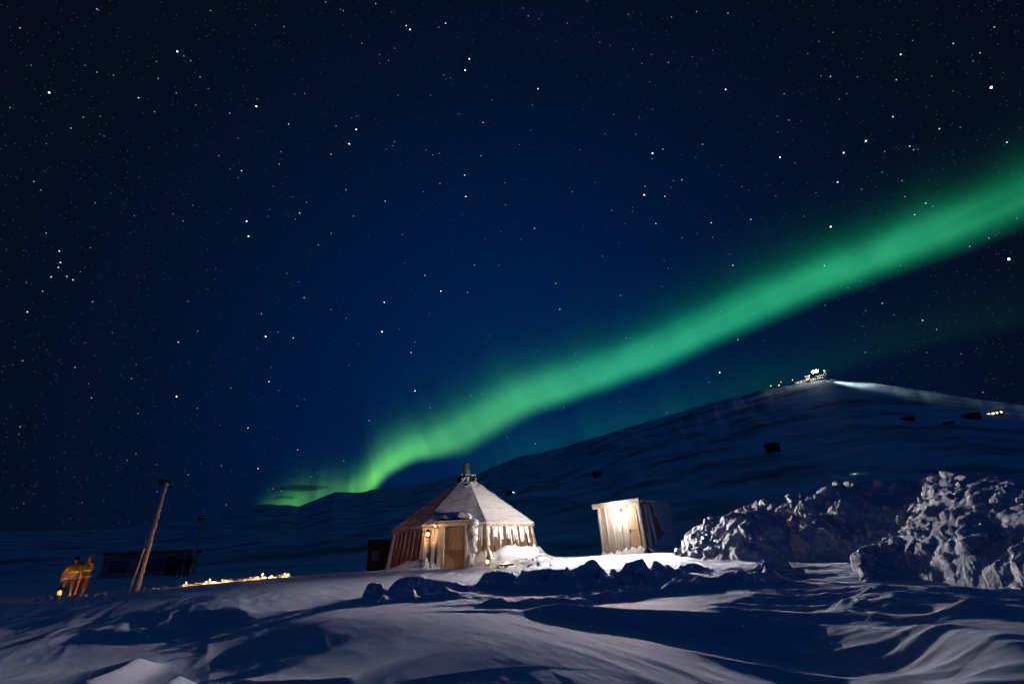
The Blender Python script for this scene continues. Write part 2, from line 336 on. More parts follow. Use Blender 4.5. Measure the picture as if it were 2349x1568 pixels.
mesh_np('mountain', np.stack([X, Y, Z], 1), gridF(len(azs), len(rs))[:, ::-1], M['hill'])['kind'] = 'structure'
_rr = np.exp(np.linspace(math.log(66), math.log(4500), 4000))
def hill(px_, py_, lift=0):                          # where the line of sight meets the hillside
    v = ray(px_, py_); zz = height(v[0]*_rr, v[1]*_rr); k = np.argmax(zz > v[2]*_rr)
    if not (zz > v[2]*_rr).any(): a = zz/_rr; k = np.argmax(a)
    d = _rr[k]; return np.array([v[0]*d, v[1]*d, zz[k]+lift])
def onground(px_, py_, dmin=3.):                     # where the line of sight meets the near snow
    v = ray(px_, py_); d = np.exp(np.linspace(math.log(dmin), math.log(60), 1500)); zz = ground(v[0]*d, v[1]*d); k = np.argmax(zz > v[2]*d)
    return np.array([v[0]*d[k], v[1]*d[k], zz[k]])

# ---------------------------------------------------------------- ploughed snow banks
def bank(name, foot, crest, back, zb, nu, nv, label, seed, amp=1., mtl='rough_snow'):
    def curve(pl):
        P = np.array([at(*p) if len(p) == 3 else p[:3] for p in pl]); s = np.arctan2(P[:, 0], P[:, 1]); s = (s-s[0])/(s[-1]-s[0])
        u = np.linspace(0, 1, nu); return np.stack([np.interp(u, s, P[:, k]) for k in range(3)], 1)
    Fo, Cr = curve(foot), curve(crest); dirc = Cr[:, :2]/np.linalg.norm(Cr[:, :2], axis=1, keepdims=True)
    Bk = np.c_[Cr[:, :2]+dirc*back, np.full(nu, zb)]
    Fo[:, 2] = height(Fo[:, 0], Fo[:, 1])-.15
    v = np.linspace(0, 1, nv); prof = []
    for t in v:
        if t < .6: q = t/.6; h = q**.8; p = Fo*(1-q)+Cr*q; p[:, 2] = Fo[:, 2]+(Cr[:, 2]-Fo[:, 2])*math.sin(h*math.pi/2)**1.1
        else: q = (t-.6)/.4; p = Cr*(1-q)+Bk*q; p[:, 2] = Cr[:, 2]+(Bk[:, 2]-Cr[:, 2])*(1-math.cos(q*math.pi/2))**.9
        prof.append(p)
    P = np.stack(prof, 1)
    du = np.gradient(P, axis=0); dv = np.gradient(P, axis=1); N = np.cross(du, dv); N /= np.linalg.norm(N, axis=2, keepdims=True)+1e-9; N[N[..., 2] < 0] *= -1
    p = P.reshape(-1, 3); n = N.reshape(-1, 3)
    q = p*np.array([1, 1, 1.25])+.25*np.stack([fbm3(p*1.1, 2, 81), fbm3(p*1.1+7, 2, 82), fbm3(p*1.1+3, 2, 83)], 1)
    d1, i1 = vor3(q*1.0, seed); d2, i2 = vor3(q*2.3, seed+20); d3, i3 = vor3(q*5.5, seed+40)
    disp = .26*(i1-.35)*np.clip((.85-d1)*2.2, 0, 1) + .20*(i2-.3)*np.clip((.8-d2)*3, 0, 1) + .12*(i3-.35)*np.clip((.8-d3)*3, 0, 1) + .03*fbm3(p*5, 3, seed) + .16*fbm3(p*.7, 2, seed+5)
    u_ = np.repeat(np.linspace(0, 1, nu), nv); vv = np.tile(v, nu); e = sst(0, .04, u_)*sst(0, .04, 1-u_)*sst(0, .1, vv)
    p = p+n*(disp*amp*(.25+.75*e))[:, None]; p[:, 2] -= (1-sst(0, .05, u_)*sst(0, .05, 1-u_))*.5
    o = mesh_np(name, p, gridF(nu, nv), M[mtl]); o.data.flip_normals(); return tag(o, label, 'snow bank', None)
bank('snow_bank', [(1548,1284,19.2),(1620,1292,17.6),(1700,1300,16.3),(1850,1307,15.4),(2000,1306,14.9),(2120,1305,14.6),(2260,1312,14.6)],
     [(1552,1266,21.2),(1604,1224,20.6),(1642,1203,20.0),(1700,1178,19.4),(1755,1168,19.2),(1842,1148,18.2),(1915,1130,17.7),(1990,1131,17.3),(2060,1124,17),(2148,1108,16.8),(2249,1104,16.8),(2349,1118,17)],
     3.0, -1.1, 520, 170, 'long high bank of ploughed lumpy snow rising right of the shed', 3)
bank('snow_bank', [(1945,1318,9.0),(2020,1345,9.3),(2095,1366,9.1),(2200,1392,8.3),(2349,1420,7.6),(2520,1450,6.6)],
     [(1950,1302,9.2),(1990,1282,10.2),(2040,1247,11.2),(2085,1202,12.2),(2120,1158,13),(2160,1116,13.6),(2210,1102,13.4),(2270,1104,12.4),(2349,1114,11.2),(2500,1125,9.5)],
     3.0, -1.0, 330, 190, 'nearer spur of the ploughed snow heap at the right edge of the photo', 17, .6)

# ---------------------------------------------------------------- loose snow blocks
def chunk_mesh(name, seed, sub=4, facets=9, jag=.06, dims=(1, 1, 1)):
    bm = bmesh.new(); bmesh.ops.create_icosphere(bm, subdivisions=sub, radius=1); V = np.array([v.co[:] for v in bm.verts]); g = np.random.default_rng(seed)
    n = g.normal(size=(facets, 3)); n /= np.linalg.norm(n, axis=1, keepdims=True); dd = g.uniform(.42, .95, facets)
    c = V@n.T; rr = np.where(c > .05, dd/np.maximum(c, .05), 9); k = 42; r = -np.log(np.exp(-k*np.minimum(rr, 1.3)).sum(1)+np.exp(-k*1.25))/k
    V = V*r[:, None]*np.array(dims); V *= (1+jag*fbm3(V*3+seed, 3, seed)+jag*.6*fbm3(V*9+seed, 2, seed+3))[:, None]
    for v, c_ in zip(bm.verts, V): v.co = c_
    me = bpy.data.meshes.new(name); bm.to_mesh(me); bm.free(); me.materials.append(M['rough_snow'])
    for p in me.polygons: p.use_smooth = True
    return me
CH = [chunk_mesh('snow_block', s, sub=5, facets=10, jag=.08, dims=(1, .8, .95)) for s in range(8)]
CHs = [chunk_mesh('snow_lump', 50+s, sub=2, facets=7, jag=.12) for s in range(6)]
def block(p, size, label, group, k=None, small=False, rz=None, sink=.25, tilt=.35):
    me = random.choice(CHs if small else CH) if k is None else (CHs if small else CH)[k]
    o = bpy.data.objects.new('snow_lump' if small else 'snow_block', me); COL.objects.link(o); s = size if hasattr(size, '__len__') else (size,)*3
    o.scale = s; o.location = (p[0], p[1], p[2]+s[2]*(1-sink)*.6); o.rotation_euler = (random.uniform(-tilt, tilt), random.uniform(-tilt, tilt), random.uniform(0, 6.28) if rz is None else rz)
    return tag(o, label, 'snow block' if not small else 'snow lump', group)
def slabblock(sil, d, label, back=1.1, group='angular snow blocks before the yard', lean=.12, seed=0):
    sil = np.array(sil, float); n = 46; xs = np.linspace(sil[0, 0], sil[-1, 0], n); ys = np.interp(xs, sil[:, 0], sil[:, 1])
    g = np.random.default_rng(seed); ys = ys+4.5*fbm2(xs*.13+seed, xs*0+seed, 4, 91, .65)
    ds = np.full(n, d) if np.isscalar(d) else np.linspace(d[0], d[1], n)
    T = np.array([at(x, y, q) for x, y, q in zip(xs, ys, ds)]); gz = height(T[:, 0], T[:, 1]); T[:, 2] = np.maximum(T[:, 2], gz+.02)
    dr = T[:, :2]/np.linalg.norm(T[:, :2], axis=1, keepdims=True); o0 = np.array([T[:, 0].mean(), T[:, 1].mean(), gz.min()]); V = []
    nf, nb = 16, 20
    for i in range(n):
        e = min(1, i/5, (n-1-i)/5)
        for j in range(nf):
            t = j/nf; z = gz[i]-.25+(T[i, 2]-gz[i]+.25)*t; f = (1-t)*lean+.05*math.sin(t*3); V.append((T[i, 0]-dr[i, 0]*f, T[i, 1]-dr[i, 1]*f, z))
        for j in range(nb):
            t = j/(nb-1); q = back*t*(.35+.65*e); z = T[i, 2]-(T[i, 2]-gz[i]+.3)*t**1.6; V.append((T[i, 0]+dr[i, 0]*q, T[i, 1]+dr[i, 1]*q, z))
    V = np.array(V); q = V*3.2; d1, i1 = vor3(q, 4+seed); amp = np.tile(np.r_[np.full(nf, 1.), np.full(nb, .5)], n)
    dd = (.16*(i1-.5)*np.clip((.8-d1)*4, 0, 1)+.035*fbm3(V*6, 3, seed))*amp; rr = np.repeat(dr, nf+nb, 0); V[:, 0] -= rr[:, 0]*dd; V[:, 1] -= rr[:, 1]*dd; V[:, 2] += .3*dd
    o = mesh_np('snow_block', V-o0, gridF(n, nf+nb)[:, ::-1], M['rough_snow'], loc=o0); return tag(o, label, 'snow block', group)
for k_, a in enumerate([
 ([(1286,1334),(1300,1312),(1330,1297),(1352,1284),(1362,1282),(1378,1297),(1396,1318),(1420,1338)], 13.4, 'widest snow block with one sharp peak, below the gap between hut and shed'),
 ([(1414,1338),(1424,1312),(1434,1291),(1462,1284),(1472,1282),(1482,1291),(1500,1322),(1512,1338)], 13.0, 'flat-topped upright snow block below the shed front'),
 ([(1486,1330),(1499,1288),(1506,1284),(1522,1296),(1536,1316),(1548,1332)], 13.5, 'narrow pointed snow block leaning against the flat-topped one'),
 ([(1530,1332),(1546,1304),(1570,1294),(1592,1290),(1612,1298),(1632,1322)], 14.4, 'low broad snow block at the foot of the long bank'),
 ([(1090,1340),(1112,1314),(1150,1308),(1180,1318),(1196,1340)], 13.8, 'snow block at the left end of the trough, below the hut door'),
 ([(1186,1342),(1200,1312),(1240,1303),(1272,1306),(1290,1318),(1304,1342)], 13.6, 'broad snow block between the left end one and the sharp-peaked one'),
 ([(1292,1392),(1306,1376),(1330,1368),(1370,1370),(1400,1364),(1424,1370),(1446,1352),(1462,1344),(1490,1350),(1512,1372),(1524,1392)], (10.0, 10.6), 'long knobbly snow slab with a thin lit rim in the middle foreground'),
 ([(832,1362),(842,1340),(856,1334),(876,1338),(892,1356)], 12.4, 'small dark chunk at the left tip of the broken slabs'),
 ([(884,1362),(904,1330),(936,1320),(968,1322),(1004,1330),(1040,1334),(1070,1342),(1090,1362)], (12.2, 12.8), 'long broken slab under the hut casting a forked shadow on the smooth drift'),
 ([(1722,1318),(1736,1294),(1760,1286),(1784,1276),(1804,1284),(1822,1306)], 11.6, 'tilted snow slab with a straight lit upper edge under the bank'),
 ([(1745,1344),(1765,1332),(1800,1314),(1830,1299),(1846,1306),(1856,1330)], 10.6, 'blue-tinted wedge of snow just in front of the tilted slab'),
 ([(1520,1372),(1540,1356),(1580,1352),(1620,1348),(1660,1352),(1700,1346),(1730,1352),(1760,1372)], (10.0, 10.0), 'ragged low snow slab throwing the broad saw-toothed shadow'),
 ([(1965,1418),(1975,1396),(1992,1384),(2012,1390),(2026,1416)], 7.4, 'rounded snow boulder standing on the wind-cut snow at right'),
 ([(1655,1470),(1672,1452),(1720,1444),(1768,1450),(1790,1470)], 6.7, 'low dark snow hummock near the right foreground'),
 ([(2110,1280),(2122,1242),(2150,1232),(2180,1246),(2192,1280)], 9.6, 'bluish ice-like block sunk in the nearer heap'),
]): slabblock(*a, seed=k_*3+1, back=.6 if k_ in (12, 13, 7, 14) else 1.1)
for i in range(16):
    t = i/15; x = 1560+t*330; yy = float(np.interp(x, [1552,1604,1642,1700,1755,1842,1915], [1262,1220,1198,1172,1162,1144,1128])); d = float(np.interp(x, [1552,1755,1915], [20.6,19.0,17.4]))
    p = at(x, yy+random.uniform(4, 40), d-.5); block(p, (random.uniform(.2, .42), random.uniform(.2, .34), random.uniform(.16, .3)), 'large snow chunk on the lit left shoulder of the long bank', 'large chunks on the bank shoulder', sink=.7, tilt=.6)
for i in range(96):                                  # lumps along the banks' crests and faces
    t = random.random()
    if i < 66: x = 1600+t*560; yy = float(np.interp(x, [1552,1604,1642,1700,1755,1842,1915,1990,2060,2148], [1262,1220,1198,1172,1162,1144,1128,1128,1122,1106])); d = float(np.interp(x, [1552,1755,2148], [21.2,19.2,16.8])); p = at(x, yy+random.uniform(-4, 22), d-random.uniform(.1, .9))
    else: x = 2080+t*240; yy = float(np.interp(x, [1985,2040,2085,2120,2160,2210,2349], [1292,1245,1200,1155,1112,1098,1110])); d = float(np.interp(x, [1985,2160,2349], [10.2,13.6,11.2])); p = at(x, yy+random.uniform(-3, 50), d-.3)
    s = random.choice((random.uniform(.06, .14), random.uniform(.12, .30))); block(p, s, 'ragged snow lump sticking out of the top of the ploughed bank', 'snow lumps on the ploughed banks', sink=.6)
for i in range(60):                                  # rubble by the door and along the yard edge
    if i < 22: q = onground(random.uniform(968, 1012), random.uniform(1288, 1304), 18); s = random.uniform(.06, .17); g = ('white snow rubble heaped left of the hut door', 'rubble left of the hut door')
    elif i < 46: q = onground(random.uniform(1070, 1270), random.uniform(1281, 1303), 18); s = random.uniform(.04, .11); g = ('small snow crumb scattered on the yard right of the hut door', 'crumbs scattered on the yard')
    else: q = onground(random.uniform(762, 812), random.uniform(1303, 1312), 18); s = random.uniform(.07, .16); g = ('clod of snow in the little lit heap left of the hut', 'clods in the heap left of the hut')
    block(q, s, g[0], g[1], small=True, sink=.6)

#__HUT__
# ---------------------------------------------------------------- the eight-sided hut
hz = -.42*SC_H
hut = empty('wooden_hut', (HX, HY, hz), 0, 'eight-sided brown plank hut with frosted pointed roof, stove pipe and light wooden door', 'hut'); hut.scale = (SC_H,)*3
hz_ = hz; hz = -.42; T0 = -70.1; RE, RWt, RWb = 3.80, 3.62, 3.98; ZE = 1.394-hz; ZT = 3.70-hz; RT = .50
def oc(k, r, z): t = R_(T0+45*k); return Vector((r*math.sin(t), -r*math.cos(t), z))
def nrm(k): t = R_(T0+45*k+22.5); return Vector((math.sin(t), -math.cos(t), .18)).normalized()
def wp(k, s, t, off=0): a = oc(k, RWb, -.3).lerp(oc(k+1, RWb, -.3), s); b = oc(k, RWt, ZE-.02).lerp(oc(k+1, RWt, ZE-.02), s); return a.lerp(b, t)+nrm(k)*off
def rp(k, s, t, off=0):
    a = oc(k, RE, ZE).lerp(oc(k+1, RE, ZE), s); b = oc(k, RT, ZT).lerp(oc(k+1, RT, ZT), s); t_ = R_(T0+45*k+22.5); n = Vector((math.sin(t_)*.62, -math.cos(t_)*.62, .78))
    return a.lerp(b, t)+n*off
def slab(mb, f, k, s0, s1, t0, t1, o0, o1, s2=None, s3=None):
    s2 = s0 if s2 is None else s2; s3 = s1 if s3 is None else s3
    mb.hexa([f(k, s0, t0, o0), f(k, s1, t0, o0), f(k, s1, t0, o1), f(k, s0, t0, o1), f(k, s2, t1, o0), f(k, s3, t1, o0), f(k, s3, t1, o1), f(k, s2, t1, o1)])
for k in range(8):
    w = MB(); slab(w, wp, k, 0, 1, 0, 1, -.06, 0); n = 14
    for i in range(n):
        if k == 1 and .33 < (i+.5)/n < .70: continue
        s0 = i/n+.004; s1 = (i+1)/n-.004; o = .018 if i % 2 else .055; slab(w, wp, k, s0, s1, 0, .985, .002, o+random.uniform(-.004, .004))
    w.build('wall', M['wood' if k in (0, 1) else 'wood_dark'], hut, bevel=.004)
    cpn = MB(); slab(cpn, wp, k, -.014, .016, 0, .99, .03, .10); cpn.build('corner_board', M['trim'], hut, bevel=.005)
    for s0_, s1_ in (((-.01, 1.01),) if k != 1 else ((-.01, .28), (.72, 1.01))): fb = MB(); slab(fb, wp, k, s0_, s1_, .945, 1.0, .06, .13); fb.build('eave_board', M['trim'], hut, bevel=.006)
    r = MB(); N = 26; slab(r, rp, k, 0, 1, 0, 1, -.03, 0)
    for j in range(N): t0 = j/N; slab(r, rp, k, 0.0, 1.0, t0, t0+1.35/N if j < N-1 else 1, .055, .025) if False else r.hexa([rp(k, 0, t0, .002), rp(k, 1, t0, .002), rp(k, 1, t0, .095), rp(k, 0, t0, .095), rp(k, 0, min(1, t0+1/N), .002), rp(k, 1, min(1, t0+1/N), .002), rp(k, 1, min(1, t0+1/N), .018), rp(k, 0, min(1, t0+1/N), .018)])
    r.build('roof_panel', M[{0: 'roof_warm_lit', 7: 'roof_warm_lit', 1: 'roof_mid'}.get(k, 'roof_snow')], hut)
hip = MB()
for k in range(8): a, b = oc(k, RE+.02, ZE+.03), oc(k, RT, ZT+.03); hip.tube(a, b, .045, .035, 6)
hip.build('hip_ridges', M['roof_snow'], hut)
# frost packed between the boards: tongues from the eave and up from the drift
def tongue(mb, k, s, w, ta, tb, o=.075):
    w *= random.uniform(.45, 1.15); s += random.uniform(-.008, .008); sg = 7; pts = []
    prev = None
    for i in range(sg+1):
        u = i/sg; t = ta+(tb-ta)*u; ww = w*(1-u)**.8*(1+.45*random.uniform(-1, 1))+.003; c = s+random.uniform(-.006, .006)
        cur = (c-ww/2, c+ww/2, t)
        if prev: slab(mb, wp, k, prev[0], prev[1], prev[2], t, .01, o*(1-.4*u), cur[0], cur[1])
        prev = cur
fr = MB(); random.seed(21)
for k in (7, 0, 1, 2, 3):
    n = 14
    for i in range(n):
        s = (i+.5)/n
        if k == 1 and .31 < s < .71: continue
        if i % 2 == 0:
            dens = {0: .9, 1: 1, 2: 1, 3: 1, 7: .7}[k]
            if random.random() < dens: tongue(fr, k, s, .05+.02*random.random(), .99, random.uniform(.08, .5) if k in (0, 2) else random.uniform(.2, .6))
            if random.random() < dens: tongue(fr, k, s, .06, .0, random.uniform(.3, .62) if k != 0 else random.uniform(.3, .5))
        if k in (1, 2) and random.random() < .8: tongue(fr, k, (i+1)/n, .055, 1.0, random.uniform(.45, .8), .08)
slab(fr, wp, 0, .015, .14, 0, .97, .06, .085, .015, .10)
for s in (.03, .155, .255): slab(fr, wp, 1, s, s+.055, .05, .95, .058, .09)
for i in range(7): tongue(fr, 1, .735+i*.02, .07, 1.0 if i < 5 else .95, .02+.1*i, .11)
tag(fr.build('frost', M['frost'], hut, smooth=False, bevel=.006), kind='stuff')
# heavy snow plastered from the ground up on the right wall
def plaster(name, f, k, outline, thick, mtl, parent, n=34):
    g = []
    ol = np.array(outline); s = np.linspace(0, 1, n)
    top = np.interp(s, ol[:, 0], ol[:, 1])+.03*(np.array([math.sin(q*37)+math.sin(q*91) for q in s]))
    V = []
    for i in range(n):
        for j in range(10): v = j/9; V.append(f(k, s[i]*(ol[-1, 0]-ol[0, 0])+ol[0, 0] if False else s[i], v*max(top[i], .01), thick*(1-v)**.7+.02)[:])
    o = mesh_np(name, V, gridF(n, 10), M[mtl], parent); sm = o.modifiers.new('s', 'SOLIDIFY'); sm.thickness = .03; return o
plaster('snow_skirt', wp, 2, [(0, .62), (.12, .36), (.3, .46), (.5, .52), (.62, .58), (.8, .36), (1, .62)], .34, 'frost', hut)
plaster('snow_skirt', wp, 1, [(0, .10), (.25, .30), (.31, .12), (.70, .05), (.74, .6), (.80, .42), (.9, .46), (1, .6)], .20, 'frost', hut)
plaster('snow_skirt', wp, 0, [(0, .26), (.3, .20), (.6, .16), (1, .14)], .14, 'frost', hut)
# door in its upright frame, with a little roof above
e1 = (oc(2, 1, 0)-oc(1, 1, 0)).normalized(); n1 = Vector((math.sin(R_(T0+67.5)), -math.cos(R_(T0+67.5)), 0)); fa = math.atan2(e1.y, e1.x)
dc = oc(1, RE, 0).lerp(oc(2, RE, 0), .51)+n1*.06
def dpt(u, o, z): q = dc+e1*u+n1*o; return Vector((q.x, q.y, z))
def dbox(mb, u, o, z, du, do, dz): return mb.box(dpt(u, o, z), (du, do, dz), fa)
fr2 = MB()
for sgn in (-1, 1): dbox(fr2, sgn*.52, -.10, .78, .12, .34, 2.0); dbox(fr2, sgn*.66, -.14, .76, .15, .22, 1.96)
dbox(fr2, 0, -.10, 1.84, 1.5, .34, .15); fr2.build('door_frame', M['pale_wood'], hut, bevel=.01)
dr = MB(); dbox(dr, 0, -.12, .84, .92, .03, 1.80)
for i in range(9): dbox(dr, -.408+i*.102, -.085, .84, .094, .035, 1.78)
door = dr.build('door', M['wood_door'], hut, bevel=.004)
hd = MB(); hd.tube(dpt(.36, -.06, .85), dpt(.36, .0, .85), .012); hd.tube(dpt(.36, 0, .80), dpt(.36, 0, .95), .012); hd.build('door_handle', M['black'], door)
pr = MB(); dbox(pr, 0, -.04, 1.945, 1.66, .55, .05); pr.build('porch_roof', M['trim'], hut, bevel=.01)
ps = MB(); pts = []
for i in range(24):
    for j in range(12):
        u = -.80+1.6*i/23; o = .22-.95*j/11; e = (1-abs(u/.82)**6)*(1-abs((o+.25)/.49)**4*.5); pts.append(dpt(u, o, 1.975+max(0, e)*(.20+.30*j/11)+.04*math.sin(u*9)*e)[:])
o = mesh_np('porch_snow', pts, gridF(24, 12), M['frost'], hut); 
ed = MB(); 
for i in range(14): u = -.78+i*.12; ed.ball(dpt(u, .2, 1.985), .055, (1.3, 1, .7), 8, 6)
ed.build('snow_lip', M['frost'], hut, smooth=True)
# side posts left of the door, snow column right of it
sp = MB()
for u in (-.98, -1.24): dbox(sp, u, -.10, .72, .13, .12, 1.95)
dbox(sp, -1.12, -.08, 1.73, .62, .2, .10); sp.build('side_post', M['pale_wood'], hut, bevel=.01)
sc = MB()
for i in range(26): z = .0+i*.075; w_ = .17+.05*math.sin(i*1.3)+.10*math.exp(-((i-22)/5)**2)+.14*math.exp(-(i/5)**2); sc.ball(dpt(.86+.05*math.sin(i*.8), -.10+.04*math.sin(i*2.1), z), w_*.72, (1, 1, .8), 10, 7)
sc.build('snow_column', M['frost'], hut, smooth=True)
rs_ = MB()
for i in range(16): u = i/15; rs_.ball(rp(1, .70+.01*math.sin(i), .01+u*.12, .06), .07+.04*math.sin(i*1.7)**2, (1.3, 1.3, .6), 9, 6)
for i in range(26): u = i/25; rs_.ball(rp(0, .03+u*.60, .05+u*.20+.02*math.sin(u*7), .06), .05+.03*math.sin(i*1.1)**2, (1.8, 1.8, .5), 9, 6)
for k in (1, 2, 3):
    for i in range(14): u = i/13; rs_.ball(rp(k, u, .88+.03*math.sin(u*6+k), .05), .055, (1.8, 1.6, .7), 9, 6)
tag(rs_.build('roof_snow_roll', M['frost'], hut, smooth=True), kind='stuff')
cap = MB()
for i in range(12):
    t = R_(30*i); c = Vector((.47*math.sin(t), -.47*math.cos(t), ZT+.15)); cap.box(c, (.24, .05, .34), t)
cap.tube((0, 0, ZT+.0), (0, 0, ZT+.10), .46, .46, 16); cap.tube((0, 0, ZT+.32), (0, 0, ZT+.37), .52, .50, 16); cap.build('smoke_collar', M['black'], hut)
cs = MB()
for i in range(40):
    t = random.uniform(-.6, 2.4) if i < 26 else random.uniform(0, 6.28); z = random.choice((.06, .12, .2, .36, .40)); r = .50 if z < .3 else .46
    cs.ball((r*math.sin(t), -r*math.cos(t), ZT+z), random.uniform(.035, .075), (1.3, 1.3, .9), 8, 6)
tag(cs.build('collar_frost', M['frost'], hut, smooth=True), kind='stuff')
pp = MB(); pp.tube((0, 0, ZT+.35), (0, 0, ZT+1.06), .185, .185, 20); pp.tube((0, 0, ZT+.98), (0, 0, ZT+1.04), .20, .20, 20); pp.tube((0, 0, ZT+.55), (0, 0, ZT+.58), .195, .195, 20)
pp.ball((.20, -.05, ZT+.66), .045); pp.build('stove_pipe', M['metal'], hut, smooth=False)
# lantern on the wall, small lamp at the frame corner
def lantern(p, label, energy, color=(1, .58, .26), s=1., group=None, mtl='bulb_warm', hook=True, cat='lantern'):
    t = empty('lantern', p, 0, label, cat, group); c = MB()
    c.tube((0, 0, -.02*s), (0, 0, .01*s), .07*s, .075*s, 8); c.tube((0, 0, .17*s), (0, 0, .24*s), .085*s, .02*s, 8)
    for i in range(6): a = i*math.pi/3; c.tube((.065*s*math.cos(a), .065*s*math.sin(a), 0), (.07*s*math.cos(a), .07*s*math.sin(a), .175*s), .005*s, n=5)
    if hook: c.tube((0, 0, .24*s), (0, 0, .33*s), .008*s, n=6)
    c.build('lantern_cage', M['black'], t); g = MB(); g.ball((0, 0, .09*s), .042*s, (1, 1, 1.3), 10, 8); g.build('bulb', M[mtl], t, smooth=True)
    lamp('lantern_light', 'POINT', Vector(p)+Vector((0, 0, .09*s)), energy, color, t, .045*s)
    return t
HP = Vector((HX, HY, hz_))
lantern(HP+SC_H*dpt(-1.12, .30, 1.36), 'small black cage lantern glowing on the hut wall left of the door', 260, (1, .50, .22), 1.5)
lantern(HP+SC_H*dpt(-.80, .30, 1.74), 'little white lamp at the upper left corner of the door frame', 110, (1, .70, .42), .8, mtl='bulb_warm')
q = onground(1118, 1300, 18); lantern(q+np.array([0, 0, .1]), 'slim lit candle lantern standing in the snow right of the door', 6, (1, .7, .4), 1.3, mtl='flame', hook=False)
q = onground(1163, 1297, 18)
def firepit(q):
    t = empty('fire_lamp', q, 0, 'bright low lamp half buried in the snow of the yard right of the door', 'lamp'); a = MB()
    for i in range(10): an = i*.63; a.ball((.24*math.cos(an), .17*math.sin(an), .02), .07, (1.2, 1, .7), 8, 6)
    a.build('snow_rim', M['frost'], t, smooth=True); b = MB(); b.tube((0, 0, -.05), (0, 0, .06), .10, .085, 14); b.build('housing', M['black'], t)
    c = MB(); c.ball((0, 0, .085), .08, (1, 1, .6)); c.build('bulb', M['bulb_warm'], t, smooth=True); lamp('fire_light', 'POINT', q+np.array([0, 0, .2]), 50, (1, .72, .42), t, .06)
firepit(q+np.array([0, 0, .03]))

# ---------------------------------------------------------------- the plank shed with its lamp
A_ = at(1384, 1268, 24.3); B_ = at(1485, 1262, 22.9); C_ = at(1567, 1256, 23.9); zb = -.22
A2, B2, C2 = [Vector((p[0], p[1], 0)) for p in (A_, B_, C_)]
ex = (B2-A2).normalized(); ey = Vector((-ex.y, ex.x, 0)); LW = (B2-A2).length; LD = 2.7; print('LD', LD, LW); rz = math.atan2(ex.y, ex.x)
shed = empty('plank_shed', (A2.x, A2.y, zb), rz, 'small flat-roofed plank shed half iced over with a bright lamp on its front', 'shed')
SH = 2.22
front = MB(); front.box((LW/2, .05, SH/2), (LW, .04, SH))
n = 13
for i in range(n):
    if i in (9, 10, 11): continue
    front.box((LW*(i+.5)/n, .015 if i % 2 else .0, SH/2), (LW/n*.9, .03, SH))
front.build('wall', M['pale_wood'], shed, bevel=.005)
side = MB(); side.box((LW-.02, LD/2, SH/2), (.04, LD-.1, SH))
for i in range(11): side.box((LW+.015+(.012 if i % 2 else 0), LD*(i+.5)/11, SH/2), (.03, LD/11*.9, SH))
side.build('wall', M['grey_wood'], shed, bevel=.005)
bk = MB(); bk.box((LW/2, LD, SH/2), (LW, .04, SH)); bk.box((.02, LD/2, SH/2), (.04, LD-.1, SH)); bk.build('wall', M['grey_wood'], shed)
dr = MB()
for i in range(4): dr.box((LW*.70+LW*.042*(i+.5)*1.25, -.02, SH/2-.02), (LW*.048, .03, SH-.25))
for z in (.4, 1.1, 1.8): dr.box((LW*.805, -.045, z), (LW*.20, .02, .10))
d_ = dr.build('door', M['wood_door'], shed, bevel=.004); hd = MB(); hd.box((LW*.72, -.07, 1.0), (.03, .03, .14)); hd.build('door_handle', M['black'], d_)
cb = MB(); cb.box((LW-.05, -.035, SH/2), (.13, .05, SH)); cb.box((.04, -.035, SH/2), (.09, .05, SH)); cb.box((LW*.685, -.035, SH/2), (.07, .04, SH)); cb.build('corner_board', M['pale_wood'], shed, bevel=.008)
ro = MB(); ro.hexa([(-.12, -.20, SH-.05), (LW+.10, -.20, SH+.0), (LW+.10, LD+.2, SH-.02), (-.12, LD+.2, SH-.07), (-.12, -.20, SH+.05), (LW+.10, -.20, SH+.10), (LW+.10, LD+.2, SH+.08), (-.12, LD+.2, SH+.03)]); ro.build('roof', M['grey_wood'], shed, bevel=.01)
fa_ = MB(); fa_.box((LW/2-.01, -.225, SH-.02), (LW+.26, .045, .13)); fa_.box((LW/2+.0, -.245, SH+.10), (LW+.30, .06, .11)); fa_.build('fascia_board', M['pale_wood'], shed, bevel=.01)
V = []
for i in range(30):
    for j in range(16):
        u, v = i/29, j/15; e = (1-abs(2*u-1)**8)*(1-abs(2*v-1)**8); V.append((-.1+u*(LW+.24), -.15+v*(LD+.36), SH+.10+e*(.06+.04*math.sin(u*5+v*3))))
mesh_np('roof_snow', V, gridF(30, 16), M['frost'], shed)
ri = MB()
for i in range(20): ri.ball((LW+.12, -.1+i*(LD+.25)/19, SH+.05), .07+.02*math.sin(i*1.9), (.8, 1.5, .8), 9, 6)
ri.build('snow_lip', M['frost'], shed, smooth=True)
def shp(k, s, t, off=0): return Vector((s*LW, -.03-off, t*SH)) if k == 0 else Vector((LW+.035+off, s*LD, t*SH))
ice = MB()
for i in range(n):
    if i in (9, 10, 11): continue
    s = (i+.5)/n
    if i % 2 == 0:
        prev = None
        for j in range(6):
            u = j/5; t = .98-u*random.uniform(.75, .9); w_ = .045*(1-u*.7)
            if prev: slab(ice, shp, 0, prev[0], prev[1], prev[2], t, 0, .03, s-w_/2, s+w_/2)
            prev = (s-w_/2, s+w_/2, t)
slab(ice, shp, 0, .42, .60, .98, .45, 0, .035, .47, .52)
slab(ice, shp, 0, .93, .985, .98, .62, .03, .05, .95, .98)
